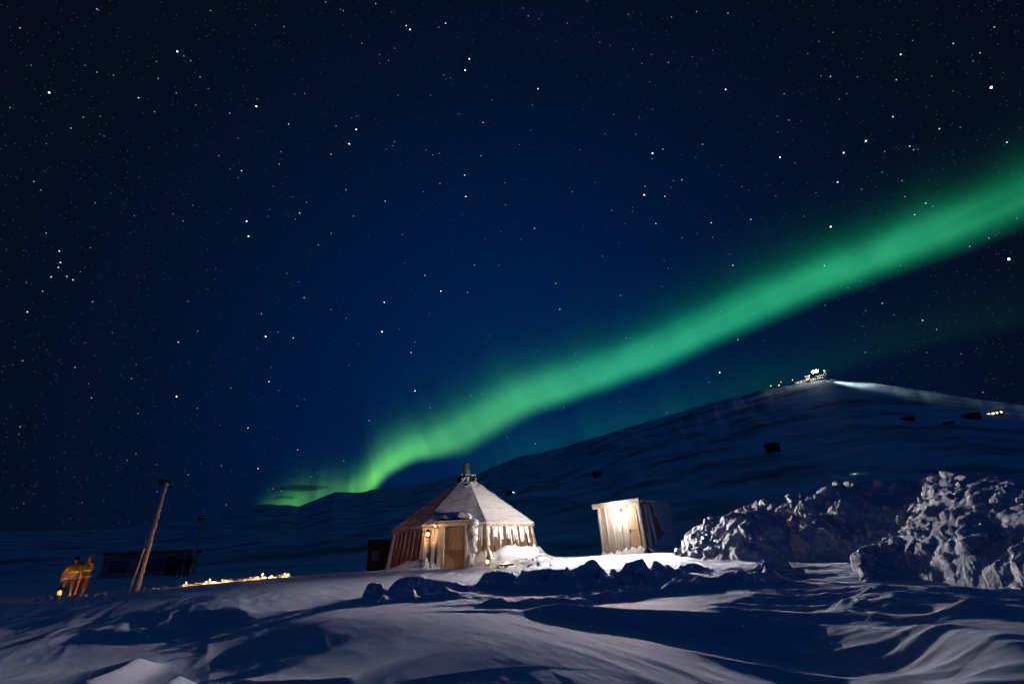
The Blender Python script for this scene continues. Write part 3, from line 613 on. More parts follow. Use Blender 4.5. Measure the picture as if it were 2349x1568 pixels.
for (s0, s1, t0, t1, s2, s3) in ((.08, .14, .95, .1, .1, .14), (.16, .26, .96, .05, .28, .33), (.40, 1.0, .99, .55, .50, 1.0), (.50, 1.0, .55, .28, .66, .97), (.34, .44, .99, .7, .42, .47), (.05, .10, .4, .1, .06, .10)): slab(ice, shp, 1, s0, s1, t0, t1, 0, .05, s2, s3)
tag(ice.build('frost', M['frost'], shed, bevel=.012), kind='stuff')
plaster('snow_skirt', shp, 1, [(0, .10), (.3, .18), (.5, .34), (.7, .30), (1, .34)], .30, 'frost', shed)
plaster('snow_skirt', shp, 0, [(0, .05), (.3, .04), (.5, .10), (.8, .14), (1, .13)], .30, 'frost', shed)
# the lamp
LP = Vector((A2.x, A2.y, 0))+ex*(LW*.56)-ey*.32+Vector((0, 0, zb+SH-.32))
fl = empty('wall_lamp', LP+ey*.28, rz, 'glaring white lamp fixed under the eave of the shed front', 'lamp'); m_ = MB(); m_.box((0, -.02, .06), (.10, .04, .14)); m_.tube((0, -.03, .08), (0, -.2, .08), .015, n=8); m_.build('lamp_bracket', M['black'], fl)
b = MB(); b.ball((0, -.25, .04), .085, (1, 1, 1)); b.build('bulb', M['bulb_white'], fl, smooth=True)
lamp('flood_light', 'SPOT', LP-ey*.10, 8600, (.98, .92, .97), fl, .11, aim=LP-ey*.1+Vector((-LP.x-1.0, -LP.y, 0)).normalized()*20+Vector((0, 0, 2.4)), spot=136, blend=1)
lamp('hut_fill_light', 'SPOT', LP-ey*.12, 2200, (1, .90, .84), fl, .05, aim=Vector((HX+1.5, HY-2, .9)), spot=70, blend=.9)  # extra spot added at the shed lamp to brighten the hut
lamp('glow_light', 'POINT', LP-ey*.34, 110, (1, .88, .78), fl, .06)

# ---------------------------------------------------------------- poles
def pole(base_, h, r, lean, label, brace=True):
    t = empty('lamp_pole', base_, 0, label, 'pole', None); m_ = MB(); seg = 14
    for i in range(seg): a = i/seg; b = (i+1)/seg; m_.tube((lean*a*h, 0, a*h-(.3 if i == 0 else 0)), (lean*b*h, 0, b*h), r*(1-.25*a), r*(1-.25*b), 12, cap=(i in (0, seg-1)))
    m_.build('post', M['pole'], t, smooth=False)
    if brace: s = MB(); s.tube((-.30, -.06, -.3), (-.10, -.14, 1.9), .055, .04, 10); s.build('brace', M['pole'], t, smooth=False)
    hd = MB(); hd.tube((lean*h+.12, 0, h-.02), (lean*h-.28, 0, h+.10), .035, .04, 8); hd.ball((lean*h-.30, 0, h+.10), .13, (1, 1, .8)); hd.tube((lean*h-.30, 0, h+.0), (lean*h-.33, 0, h-.07), .13, .10, 12); hd.tube((lean*h, 0, h), (lean*h, 0, h+.12), r*.9, r*.8, 12); hd.build('lamp_head', M['black'], t, smooth=True)
    bx = MB(); bx.box((lean*2.2-r-.05, -.03, 2.2), (.10, .12, .20)); bx.build('switch_box', M['frost'], t, bevel=.01)
    return t
p = at(313, 1357, 30); p[2] = H1(p[0], p[1]); pole(p, 5.0, .105, .0, 'tall leaning wooden lamp pole with a side brace beside the two people in mustard')
p = at(438, 1305, 58); p[2] = H1(p[0], p[1]); pole(p, 5.0, .13, .0, 'far thin grey lamp pole at the right end of the long dark cabin', brace=False)
# ---------------------------------------------------------------- cabins
def cabin(p, w, d, h, rz, label, mtl='cabin', roof='flat', wins=(), lit=False, door_=None, group=None, snow=True):
    t = empty('cabin', p, rz, label, 'cabin', group); b = MB(); b.box((0, 0, h/2-.3), (w, d, h+.6)); 
    wl = b.build('wall', M[mtl], t)
    r = MB()
    if roof == 'flat': r.box((0, 0, h+.09), (w*1.04, d*1.08, .18))
    else: e = h*.35; r.poly([(-w*.54, -d*.6, h), (-w*.54, 0, h+e), (-w*.54, d*.6, h)], (w*1.08, 0, 0))
    r.build('roof', M['black' if not snow else 'cabin'], t)
    for (x, z, ww, hh) in wins:
        f = MB()
        for dx in (-1, 1): f.box((x+dx*(ww/2+.03*h/2.4), -d/2-.03, z), (.06*h/2.4, .06, hh+.12*h/2.4))
        for dz in (-1, 1): f.box((x, -d/2-.03, z+dz*(hh/2+.03*h/2.4)), (ww, .06, .06*h/2.4))
        fo = f.build('window', M['black'], t); g = MB(); g.box((x, -d/2-.012, z), (ww, .02, hh)); g.build('pane', M['window_warm' if lit else 'pane'], fo)
    if door_: g = MB(); g.box((door_, -d/2-.03, h*.42), (h*.36, .05, h*.84)); g.build('door', M['black'], t)
    return t
def face(p): return -math.atan2(p[0], p[1])
pL, pR = at(243, 1325, 62), at(437, 1312, 60); c = (pL+pR)/2; wv = (pR-pL)[:2]; w = float(np.hypot(*wv)); c[2] = H1(c[0], c[1])-.1
cabin(c, w, 3.4, 2.05, math.atan2(wv[1], wv[0]), 'long low dark cabin behind the tall pole with dull pale windows', 'cabin_grey', 'flat', [(-w*.30, 1.0, 1.3, .9), (-w*.02, 1.0, 1.0, .8), (w*.14, 1.0, 1.5, .9)], door_=w*.30)
p = at(885, 1275, 33.5); p[2] = H1(p[0], p[1]); cabin(p, 1.9, 2.2, 1.95, .1, 'dark flat-roofed hut half hidden behind the left side of the wooden hut', 'cabin', 'flat', [(-.45, 1.2, .5, .6)], door_=.3)
def farcabin(px_, py_, wpx, hpx, label, roof='gable', lit=(), extra=None):
    p = hill(px_, py_); d = float(np.hypot(p[0], p[1])); v = p/np.linalg.norm(p); cc = float(v@cf); k = d/PF*cc; w = wpx*k*cc; h = hpx*k*.85
    wins = [(x*w, h*.5, ww*w, h*.55) for x, ww in lit] if lit else [(-w*.25, h*.55, w*.12, h*.35), (w*.2, h*.55, w*.12, h*.35)]
    return cabin(p, w, w*.5, h, face(p), label, 'cabin', roof, wins, lit=bool(lit), group='cabins on the mountainside'), p, k
def lampset(p, k, dx, dz, energy, color, label, mtl='bulb_white', s=1.5, group='lamps on the mountainside'):
    q = np.array(p, float)+np.array([dx*k*.75*math.cos(face(p)), dx*k*.75*math.sin(face(p)), dz*k]); q[:2] *= .997; zb_ = H1(q[0], q[1])
    t = empty('yard_lamp', (q[0], q[1], zb_), 0, label, 'lamp', group); hgt = max(q[2]-zb_, s*k); m_ = MB(); m_.tube((0, 0, -.5), (0, 0, hgt), .12*k*.7, .08*k*.7, 6); m_.build('post', M['black'], t)
    b = MB(); b.ball((0, 0, hgt+.5*k*s), .62*k*s, (1, 1, .8), 10, 8); b.build('lamp_shade', M[mtl], t, smooth=True)
    if energy: lamp('lamp_light', 'POINT', (q[0], q[1], zb_+hgt+1.3*k*s), energy, color, t, .5*k)
    return t
c1, p1, k1 = farcabin(1169, 1133, 17, 7, 'tiny dark cabin with a white lamp, on the slope between hut roof and shed'); 
c2, p2, k2 = farcabin(1370, 1093, 20, 9, 'brownish cabin with a faint lamp on the slope above the shed')
c3, p3, k3 = farcabin(1774, 1035, 36, 17, 'black gabled cabin alone on the slope below the lit mountain top')
c4, p4, k4 = farcabin(2083, 964, 32, 8, 'low black cabin with snowy edges on the upper right slope')
c5, p5, k5 = farcabin(2176, 972, 28, 5, 'flat black hut left of the long dark barn on the slope', 'flat')
c6, p6, k6 = farcabin(2231, 961, 46, 14, 'long black barn left of the lit lodge on the slope', 'flat')
c7, p7, k7 = farcabin(2284, 952, 44, 9, 'lodge with glowing windows at the upper right of the slope', 'gable', lit=((-.34, .18), (-.08, .16), (.14, .11), (.38, .12)))
# a lift box and a flue make the black cabin's outline
a_ = MB(); a_.box((-9*k3, 0, 3*k3), (10*k3, 8*k3, 6*k3)); a_.build('annex', M['cabin'], c3)
lampset(p1, k1, 11, 3, 900, (.85, .92, 1), 'white lamp at the right end of the tiny cabin between hut and shed', s=.9)
lampset(p2, k2, 12, 4, 300, (.85, .92, 1), 'dim lamp beside the brownish cabin above the shed', mtl='bulb_amber', s=.7)
# ---------------------------------------------------------------- lit works on the mountain top
def top(px_, py_=860): v = ray(px_, py_); zz = height(v[0]*_rr, v[1]*_rr)/_rr; k = int(np.argmax(zz)); d = _rr[k]; v3 = np.array([v[0], v[1], zz[k]]); return v3*d, d/PF*float(v3@cf)/np.linalg.norm(v3)*1.05
def works(px_, dy, wpx, hpx, label, mtl, rf='gable', tower=False):
    p, k = top(px_); p[2] -= dy*k; t = empty('mine_building', p, face(p), label, 'mine building', 'works on the mountain top'); w, h = wpx*k, hpx*k
    b = MB(); b.box((0, 0, h/2-k), (w, w*.7, h+2*k)); b.build('wall', M[mtl], t); r = MB()
    if rf == 'gable': r.poly([(-w*.55, -w*.42, h), (-w*.55, 0, h*1.3), (-w*.55, w*.42, h)], (w*1.1, 0, 0))
    else: r.box((0, 0, h+.4*k), (w*1.1, w*.8, .8*k))
    r.build('roof', M['frost'], t)
    wn = MB()
    for x in (-.28, 0, .28): wn.box((x*w, -w*.35-.02*k, h*.5), (w*.12, .04*k, h*.25))
    wn.build('window', M['window_warm' if not tower else 'pane'], t); return t
works(1850, 0, 10, 12, 'dark brown tower-like building left of the glaring floodlights', 'wood')
works(1862, 0, 14, 6, 'pale snow-covered shed beneath the floodlights on the mountain top', 'frost')
works(1879, 0, 15, 8, 'white building right under the floodlights on the mountain top', 'frost')
works(1893, 0, 6, 15, 'narrow orange-lit tower right of the floodlights', 'pale_wood', 'flat', True)
works(1832, 1, 24, 4, 'long low lit shed left of the brown tower building', 'frost', 'flat')
for x, dz, mt, en, colr, lb, s in ((1868, 17, 'flood_cold', 7000, (.8, 1, .95), 'left of the two glaring floodlights on the mountain top', 7.5), (1876, 18, 'flood_cold', 7000, (.8, 1, .95), 'right of the two glaring floodlights on the mountain top', 7.5),
        (1895, 19, 'flood_cold', 3000, (.9, 1, 1), 'white lamp on top of the narrow orange tower', 1.6), (1760, 5, 'bulb_amber', 500, (1, .7, .4), 'leftmost small amber lamp on the mountain ridge', 2.0), (1779, 3, 'bulb_amber', 500, (1, .8, .4), 'low yellow lamp second from the left on the ridge', 2.6),
        (1786, 9, 'bulb_amber', 400, (1, .7, .5), 'small high lamp third from the left on the ridge', 1.6), (1814, 9, 'bulb_amber', 400, (1, .7, .5), 'amber lamp between the ridge lamps and the long low shed', 1.8), (1846, 3, 'bulb_amber', 5000, (1, .6, .3), 'orange lamp at the foot of the brown tower building', 3.2)):
    p, k = top(x); lampset(p, k, 0, dz, en, colr, lb, mt, s*.75, 'lamps on the mountain top')
# floodlight thrown along the ridge to the right, and the snow field below
p, k = top(1880); q1, _ = top(2120)
ms = hill(1890, 877); q1 = hill(2055, 893); tm = empty('added_flood_mast', ms, 0, 'added thin mast whose floodlight washes the snow right of the summit works', 'mast', 'lamps on the mountain top'); mm = MB(); mm.tube((0, 0, -2), (0, 0, 34*k), .5*k, .3*k, 6); mm.build('post', M['black'], tm); mm = MB(); mm.box((0, 0, 34.5*k), (1.6*k, 1*k, 1*k)); mm.build('lamp_head', M['black'], tm)  # mast added only to carry the ridge floodlight
lamp('ridge_flood', 'SPOT', ms+np.array([1.5*k, -1.5*k, 33*k]), 7.0e5, (.78, 1, .95), tm, 1.0, aim=q1, spot=62, blend=.9)
q = hill(1958, 1086); k = float(np.hypot(q[0], q[1]))/PF
t = empty('slope_lamp', q, 0, 'pale green-white lamp lying low on the slope above the ploughed bank', 'lamp'); b = MB(); b.box((0, 0, .4*k), (2*k, 1*k, 1*k)); b.build('housing', M['black'], t); lamp('slope_light', 'POINT', q+np.array([0, -2*k, 1.6*k]), 900*k*k, (.75, 1, .92), t, .3)
# ---------------------------------------------------------------- lights and berm at the left
V = []; pts = np.array([at(x, y, d) for x, y, d in ((395,1350,29.5),(430,1344,29),(480,1338,28.5),(540,1333,27.8),(600,1329,27.2),(640,1325,26.6),(668,1322,26))]); ss = np.linspace(0, 1, 240); PB = np.stack([np.interp(ss, np.linspace(0, 1, len(pts)), pts[:, k]) for k in range(3)], 1)
for i, c in enumerate(PB):
    zz = H1(c[0], c[1]); dr_ = np.array([c[0], c[1]])/np.hypot(c[0], c[1])
    for j in range(20): a = (j/19-.5)*2; w_ = .35; hh = .10*math.cos(a*1.5)*(1 if 6 < i < 233 else .2); V.append((c[0]+dr_[0]*a*w_, c[1]+dr_[1]*a*w_, zz-.03+hh))
V = np.array(V); _d, _i = vor3(V*7, 5); V[:, 2] += .24*(_i-.45)*np.clip(1-_d, 0, 1)+.03*fbm3(V*9, 2, 4)
o = mesh_np('snow_berm', V, gridF(240, 20), M['rough_snow']); o.data.flip_normals(); tag(o, 'low crumbly ridge of snow lit orange by the row of flames at the left', 'snow berm')
def torch(px_, py_, e, label, s=1.):
    v = ray(px_, py_); d = float(np.interp(px_, [395, 668], [29.2, 25.7])); x, y = v[0]*d, v[1]*d; z = H1(x, y)+.10
    t = empty('torch', (x, y, z), 0, label, 'torch', 'torches along the snow berm'); a = MB(); a.tube((0, 0, -.2), (0, 0, .10*s), .05*s, .06*s, 10); a.build('cup', M['black'], t)
    f = MB(); f.tube((0, 0, .10*s), (0, 0, .18*s), .045*s, .06*s, 8); f.tube((0, 0, .18*s), (.01, 0, .34*s), .06*s, .004, 8); f.build('flame', M['flame'], t, smooth=True)
    lamp('torch_light', 'POINT', (x, y, z+.25*s), e, (1, .48, .16), t, .06)
torch(600, 1329, 75, 'brightest flame on the snow berm, toward its right end', .45); torch(479, 1340, 55, 'strong flame on the snow berm, about a third along from the left', .36)
torch(425, 1345, 7, 'weak flame at the left end of the snow berm', .28); torch(508, 1338, 16, 'small flame on the berm just right of the strong left one', .16); torch(573, 1333, 9, 'small flame midway along the snow berm', .14); torch(652, 1325, 14, 'small flame at the right end of the snow berm', .18)
for i in range(34):
    x = random.uniform(80, 440); q = at(x, 1358, 28.5+random.uniform(-2, 1)); q[2] = H1(q[0], q[1]); block(q, random.uniform(.05, .13), 'snow clod on the trodden strip between the people and the flames', 'clods on the trodden strip', small=True, sink=.6)
# ---------------------------------------------------------------- people
def skin_mesh(name, nodes, edges, material, parent, sub=2):
    me = bpy.data.meshes.new(name); me.from_pydata([n[:3] for n in nodes], edges, []); o = bpy.data.objects.new(name, me); COL.objects.link(o)
    md = o.modifiers.new('k', 'SKIN'); sv = me.skin_vertices[0].data
    for i, n in enumerate(nodes): sv[i].radius = (n[3], n[4] if len(n) > 4 else n[3])
    sv[0].use_root = True; md.use_smooth_shade = True; s = o.modifiers.new('s', 'SUBSURF'); s.levels = sub; s.render_levels = sub
    dg = bpy.context.evaluated_depsgraph_get(); nm = bpy.data.meshes.new_from_object(o.evaluated_get(dg)); COL.objects.unlink(o); bpy.data.objects.remove(o)
    nm.materials.clear(); nm.materials.append(material); r = bpy.data.objects.new(name, nm); COL.objects.link(r); r.parent = parent
    for p_ in nm.polygons: p_.use_smooth = True
    return r
def chain(*idx): return [(idx[i], idx[i+1]) for i in range(len(idx)-1)]
def person(p, rz, label, jacket, trous, boots, hat, h=1.76, legs=((-.13, .0), (.15, -.08)), armR=((.30, -.06, 1.14), (.33, -.20, .92)), armL=((-.29, .02, 1.14), (-.33, -.08, .88)), group=None, refl=False):
    t = empty('person', p, rz, label, 'person', group); t.scale = (h/1.76,)*3
    (lx, ly), (qx, qy) = legs
    N = [(0, 0, .95, .13, .11), (0, 0, 1.15, .135, .11), (0, .01, 1.36, .15, .11), (0, 0, 1.47, .07), (0, -.01, 1.53, .055), (0, -.01, 1.60, .075, .085), (0, -.01, 1.69, .075, .09), (0, 0, 1.74, .045),
         (-.18, .01, 1.40, .06), (*armL[0], .048), (*armL[1], .034), (.18, .01, 1.40, .06), (*armR[0], .048), (*armR[1], .034),
         (lx*.8, ly*.2, .86, .09), (lx*1.05, ly*.7-.02, .48, .062), (lx*1.2, ly, .08, .045), (qx*.8, qy*.2, .86, .09), (qx*1.05, qy*.7-.02, .48, .062), (qx*1.2, qy, .08, .045)]
    E = chain(0, 1, 2, 3, 4, 5, 6, 7)+chain(2, 8, 9, 10)+chain(2, 11, 12, 13)+chain(0, 14, 15, 16)+chain(0, 17, 18, 19)
    for wi in (10, 13):                              # hands: palm, four fingers and a thumb from the side
        w_ = Vector(N[wi][:3]); fo = (w_-Vector(N[wi-1][:3])).normalized(); sd = fo.cross(Vector((0, 1, 0))).normalized(); fd = fo.cross(sd)
        b_ = len(N); pm = w_+fo*.055; N.append((*pm, .034, .016)); E.append((wi, b_))
        for k_, ln in enumerate((.062, .075, .07, .055)):
            off = fd*(k_-1.5)*.021; a_ = pm+fo*.03+off; c_ = a_+fo*ln*.5+sd*.008; e_ = c_+fo*ln*.45+sd*.022; i_ = len(N)
            N += [(*a_, .0095), (*c_, .009), (*e_, .0075)]; E += [(b_, i_), (i_, i_+1), (i_+1, i_+2)]
        i_ = len(N); a_ = w_+fo*.03+fd*-.035; c_ = a_+fo*.035-fd*.018+sd*.01; N += [(*a_, .011), (*c_, .0095)]; E += [(b_, i_), (i_, i_+1)]
    body = skin_mesh('body', N, E, M['skin'], t)
    fce = MB(); fce.ball((0, -.108, 1.615), .016, (1, 1.1, 1.7)); fce.build('nose', M['skin'], t, smooth=True)
    ey_ = MB(); ey_.ball((-.034, -.088, 1.645), .012); ey_.ball((.034, -.088, 1.645), .012); ey_.build('eyes', M['black'], t, smooth=True)
    mo = MB(); mo.ball((0, -.094, 1.572), .018, (1.4, .5, .35)); mo.build('mouth', M['cloth_red'], t, smooth=True)
    er = MB(); er.ball((-.083, 0, 1.625), .022, (.5, 1, 1.4)); er.ball((.083, 0, 1.625), .022, (.5, 1, 1.4)); er.build('ears', M['skin'], t, smooth=True)
    ha = MB(); ha.ball((0, .018, 1.66), .102, (.95, .98, 1.05), 14, 10); ha.build('hair', M['hair'], t, smooth=True)
    ht = MB(); ht.ball((0, .012, 1.715), .11, (.98, 1.02, .85), 14, 10); ht.tube((0, .0, 1.675), (0, 0, 1.715), .113, .113, 16); ht.build('hat', M[hat], t, smooth=True)
    J = [(0, 0, .80, .23, .17), (0, 0, 1.05, .21, .16), (0, .01, 1.34, .22, .155), (0, 0, 1.46, .10, .09), (0, 0, 1.51, .075, .075), (-.20, .01, 1.385, .085), (*armL[0], .072), (*(Vector(armL[1])*.93+Vector(armL[0])*.07), .056), (.20, .01, 1.385, .085), (*armR[0], .072), (*(Vector(armR[1])*.93+Vector(armR[0])*.07), .056)]
    skin_mesh('jacket', J, chain(0, 1, 2, 3, 4)+chain(2, 5, 6, 7)+chain(2, 8, 9, 10), M[jacket], t)
    Tn = [(0, 0, .93, .16, .13), (lx*.8, ly*.2, .80, .115), (lx*1.05, ly*.7-.02, .48, .088), (lx*1.2, ly, .16, .075), (qx*.8, qy*.2, .80, .115), (qx*1.05, qy*.7-.02, .48, .088), (qx*1.2, qy, .16, .075)]
    skin_mesh('trousers', Tn, chain(0, 1, 2, 3)+chain(0, 4, 5, 6), M[trous], t)
    for (x, y) in ((lx*1.2, ly), (qx*1.2, qy)):
        bt = MB(); bt.tube((x, y+.01, .03), (x, y, .27), .068, .078, 12); bt.ball((x, y-.07, .045), .075, (.8, 1.9, .75), 12, 8); bt.build('boot', M[boots], t, smooth=True)
    if refl:
        for z, r in ((.86, .245), (1.12, .225)):
            rb = MB(); n_s = 20
            for i in range(n_s): a0, a1 = 2*math.pi*i/n_s, 2*math.pi*(i+1)/n_s; rb.hexa([(r*s_*math.cos(a), r*.82*s_*math.sin(a), zz) for zz in (z-.03, z+.03) for a, s_ in ((a0, 1), (a1, 1), (a1, 1.03), (a0, 1.03))])
            rb.build('reflective_band', M['reflex'], t)
    return t
def stand(px_, py_, d): v = ray(px_, py_); x, y = v[0]*d, v[1]*d; return (x, y, H1(x, y)-.02)
pa = stand(150, 1362, 32.5); pb = stand(181, 1362, 32.6)
person(pa, face(pa)+.2, 'person in mustard snowsuit standing wide-legged, left of the pair by the lantern', 'mustard', 'trousers', 'boots', 'cloth_black', 1.80, refl=True, group='people by the lantern')
person(pb, face(pb)-.4, 'person in mustard jacket with an arm raised, right of the pair by the lantern', 'mustard', 'rust', 'boots', 'rust', 1.84, armR=((.30, -.16, 1.30), (.24, -.36, 1.42)), refl=True, group='people by the lantern')
q = stand(134, 1366, 31.6); lantern(np.array(q)+np.array([0, 0, .12]), 'squat orange lantern on the snow at the feet of the people in mustard', 850, (1, .50, .15), 1.7, mtl='bulb_orange', hook=False)
pc = stand(404, 1324, 55); pd = stand(425, 1323, 55)
person(pc, face(pc), 'dark figure in black clothes before the long cabin, left of two', 'cloth_black', 'cloth_black', 'trousers', 'cloth_black', 1.85, group='people before the long cabin')
person(pd, face(pd)-.5, 'dark red clothed figure before the long cabin, right of two', 'cloth_red', 'cloth_black', 'trousers', 'cloth_red', 1.80, group='people before the long cabin')
#__SKY__
# ---------------------------------------------------------------- aurora: a curtain of glowing air far beyond the mountain
# stations: lower edge, brightest line, upper fade, strength, green-yellow share
ST = [(560,1190, 560,1172, 575,1110,.0,.9),(610,1185,612,1160,622,1085,.35,.9),(680,1185,684,1148,700,1052,.75,.9),(740,1170,745,1118,760,1040,.55,.8),(800,1160,806,1118,815,1035,.75,.85),(850,1140,842,1105,838,1010,1.3,.85),(893,1092,880,1066,850,960,1.3,.65),(955,1060,942,1030,895,925,1.25,.55),
      (1020,1056,1000,1014,940,905,1.1,.5),(1075,1044,1050,990,985,885,1.1,.42),(1140,1004,1112,955,1050,835,1.15,.36),(1225,958,1192,905,1120,775,1.15,.28),(1310,930,1280,874,1200,740,1.15,.18),(1400,900,1370,838,1290,690,1.2,.08),(1520,858,1482,795,1400,640,1.15,.03),
      (1640,800,1600,738,1510,590,1.15,0),(1770,740,1728,676,1640,530,1.15,0),(1900,685,1856,622,1770,475,1.1,0),(2040,632,1992,562,1910,420,1.05,0),(2190,580,2140,500,2060,355,.95,0),(2349,517,2295,435,2215,275,.8,0),(2500,455,2445,360,2370,190,.65,0)]
def aurora(ST, gain, label, m=None):
    ST = np.array(ST, float); nu, nv = 460, 96; us = np.linspace(0, len(ST)-1, nu); idx = np.arange(len(ST)); S = np.stack([np.interp(us, idx, ST[:, k]) for k in range(8)], 1)
    kk = np.hanning(17); kk /= kk.sum(); S = np.stack([np.convolve(np.pad(S[:, k], 8, 'edge'), kk, 'valid') for k in range(8)], 1)
    S[:, 4:6] = S[:, 0:2]+(S[:, 4:6]-S[:, 0:2])*(1-.34*sst(9, 15, us))[:, None]; S[:, 2:4] = S[:, 0:2]+(S[:, 2:4]-S[:, 0:2])*(1-.22*sst(9, 15, us))[:, None]
    tv = np.linspace(-.28, 2.0, nv); V = np.empty((nu, nv, 3)); Cg = np.empty((nu, nv, 4))
    for i in range(nu):
        L_, K_, U_ = S[i, 0:2], S[i, 2:4], S[i, 4:6]; d = 12000-8000*sst(0, 1, i/(nu-1)); un = us[i]
        lowsoft = .05+.04*vn2(np.array([un*1.7]), np.array([.5]), 5)[0]+.12*sst(13, 20, un)
        for j, t in enumerate(tv):
            q = L_+(U_-L_)*t; V[i, j] = at(q[0], q[1], d)
        pk = np.linalg.norm(K_-L_)/np.linalg.norm(U_-L_)
        rise = sst(-lowsoft*.8, pk*.70, tv); fall = np.where(tv > pk, .84*np.exp(-(np.maximum(tv-pk, 0)/.27)**1.5)+.16*np.exp(-(np.maximum(tv-pk, 0)/.75)**1.6), 1)*sst(2.0, 1.3, tv)
        ra = .5*sst(9, 4, un)+.12; ray_ = 1-ra*.5+ra*vn2(np.array([un*3.2]), np.array([1.5]), 9)[0]; soft = .92+.30*(vn2(np.array([un*1.5-t_*1.6 for t_ in tv]), tv*1.1+un*.2, 31)-.5)*sst(.12, .6, tv)+.16*(vn2(np.array([un*.45+t_*2.6 for t_ in tv]), tv*7.5-un*.35, 14)-.5)*sst(.05, .3, tv)+.14*vn2(np.array([un*.6+t_*1.2 for t_ in tv]), tv*1.6, 12)
        g = rise*fall*S[i, 6]*ray_*soft*sst(0, .8, un)
        y_ = S[i, 7]*np.clip(1.1-tv*.8, 0, 1); col0 = np.array([.004, .29, .112]); col1 = np.array([.095, .42, .035])
        core = np.clip(g-.6, 0, 1)*.08
        c = (col0*(1-y_[:, None])+col1*y_[:, None])*(g**1.5)[:, None]; c[:, 0] += core*.34; c[:, 1] += core*.2; c[:, 2] += core*.35*(1-y_)
        Cg[i, :, :3] = c*gain; Cg[i, :, 3] = 1
    o = mesh_np('aurora', V.reshape(-1, 3), gridF(nu, nv), None); at_ = o.data.color_attributes.new('glow', 'FLOAT_COLOR', 'POINT'); at_.data.foreach_set('color', Cg.astype(np.float32).ravel())
    tag(o, label, 'aurora')
    m = bpy.data.materials.new('aurora'); m.use_nodes = True; nt = m.node_tree; nt.nodes.clear(); a = nt.nodes.new('ShaderNodeAttribute'); a.attribute_name = 'glow'; e = nt.nodes.new('ShaderNodeEmission'); tr = nt.nodes.new('ShaderNodeBsdfTransparent'); ad = nt.nodes.new('ShaderNodeAddShader'); ou = nt.nodes.new('ShaderNodeOutputMaterial')
    nt.links.new(a.outputs['Color'], e.inputs[0]); e.inputs[1].default_value = .95; nt.links.new(e.outputs[0], ad.inputs[0]); nt.links.new(tr.outputs[0], ad.inputs[1]); nt.links.new(ad.outputs[0], ou.inputs[0]); o.data.materials.append(m)
aurora(ST, 1.0, 'green curtain of northern lights sweeping from the valley up to the right')
aurora([(x0, y0, x0-12, y0-45, x0-70, y0-210, w_, .0) for x0, y0, w_ in ((1000,1150,.0),(1100,1110,.3),(1250,1065,.55),(1400,1020,.62),(1550,985,.58),(1700,940,.48),(1850,890,.32),(2000,840,.26),(2150,800,.24),(2349,760,.22),(2500,720,.2),(2560,700,.15),(2600,690,.1))], .22, 'faint teal veil of northern lights low over the mountain ridge')
# two wisps of cloud
def cloud(px_, py_, w, h, label, seed):
    d = 9000; p = at(px_, py_, d); k = d/PF; bm = bmesh.new(); bmesh.ops.create_icosphere(bm, subdivisions=4, radius=1); V = np.array([v.co[:] for v in bm.verts]); V *= (1+.5*fbm3(V*2+seed, 3, seed))[:, None]
    V[:, 2] += .5*np.sin(V[:, 0]*3+seed)
    for v, c_ in zip(bm.verts, V): v.co = (c_[0]*w*k/2, c_[1]*w*k/3, c_[2]*h*k/2)
    me = bpy.data.meshes.new('cloud'); bm.to_mesh(me); bm.free(); me.materials.append(CM)
    for q in me.polygons: q.use_smooth = True
    o = bpy.data.objects.new('cloud', me); COL.objects.link(o); o.location = p; o.rotation_euler = (0, R_(-4), face(p)); tag(o, label, 'cloud')
CM = bpy.data.materials.new('cloud_air'); CM.use_nodes = True; nt = CM.node_tree; nt.nodes.clear(); pv = nt.nodes.new('ShaderNodeVolumePrincipled'); pv.inputs['Color'].default_value = (.15, .2, .25, 1); pv.inputs['Density'].default_value = .004; ou = nt.nodes.new('ShaderNodeOutputMaterial'); nt.links.new(pv.outputs[0], ou.inputs['Volume'])
cloud(692, 1119, 100, 8, 'long thin dark cloud wisp across the low end of the aurora', 3); cloud(650, 1141, 44, 5, 'short dark cloud wisp under the longer one, near the far ridge', 8)
# stars
ul = [(431,41,1),(89,125,1),(790,230,2),(219,413,2),(617,436,1.3),(697,275,.8),(45,480,.8),(316,571,1),(447,519,.7),(872,468,.8),(1024,505,1),(1142,474,2.2),(1286,553,1.2),(1357,417,.8),(1587,577,2),(1556,641,2),(1475,688,1.2),(1251,677,.9),(1244,731,1),(1076,761,1.3),(975,694,.8),(1690,244,.8),(1674,17,1),(1810,115,1.4),(1827,132,1.8),(1985,104,1.4),(2091,263,2),(2072,313,2),(1983,352,.6),(1774,424,.8),(1918,424,.8),(2045,508,.8),(2152,546,1.3),(2191,445,.7),(1749,650,.8),(1898,668,.8),(1927,690,1),(2143,694,1.1),(2070,780,1.6),(1960,818,1.1),(2075,876,1.9),(1541,846,1.1),(1716,896,1.3),(1335,949,1.4),(1316,978,.8),(1099,985,2),(1107,1052,2),(1575,963,1),(1476,1039,1),(1418,1091,1),(182,847,.8),(424,904,.8),(264,1118,1.4),(269,1169,1.4),(260,1191,1.3),(228,1233,1.3),(298,1231,1.2),(325,1246,1.3),(190,1297,1),(412,1344,1),(122,1389,1.4),(358,1211,.7),(113,1425,.6),(858,914,.7),(794,1523,1.3),(1164,1397,1.1),(1184,1499,1.9),(1306,1505,1.2),(1355,1326,1.3),(1712,1346,1.8),(1893,1226,1.3),(1964,1296,1.9),(2083,1303,1.1),(2114,1180,1.1),(1703,1478,1.9),(1476,1378,.9),(881,1474,.8),(2252,912,.9),(922,1202,.6),(618,791,.6),(403,1104,.7)]
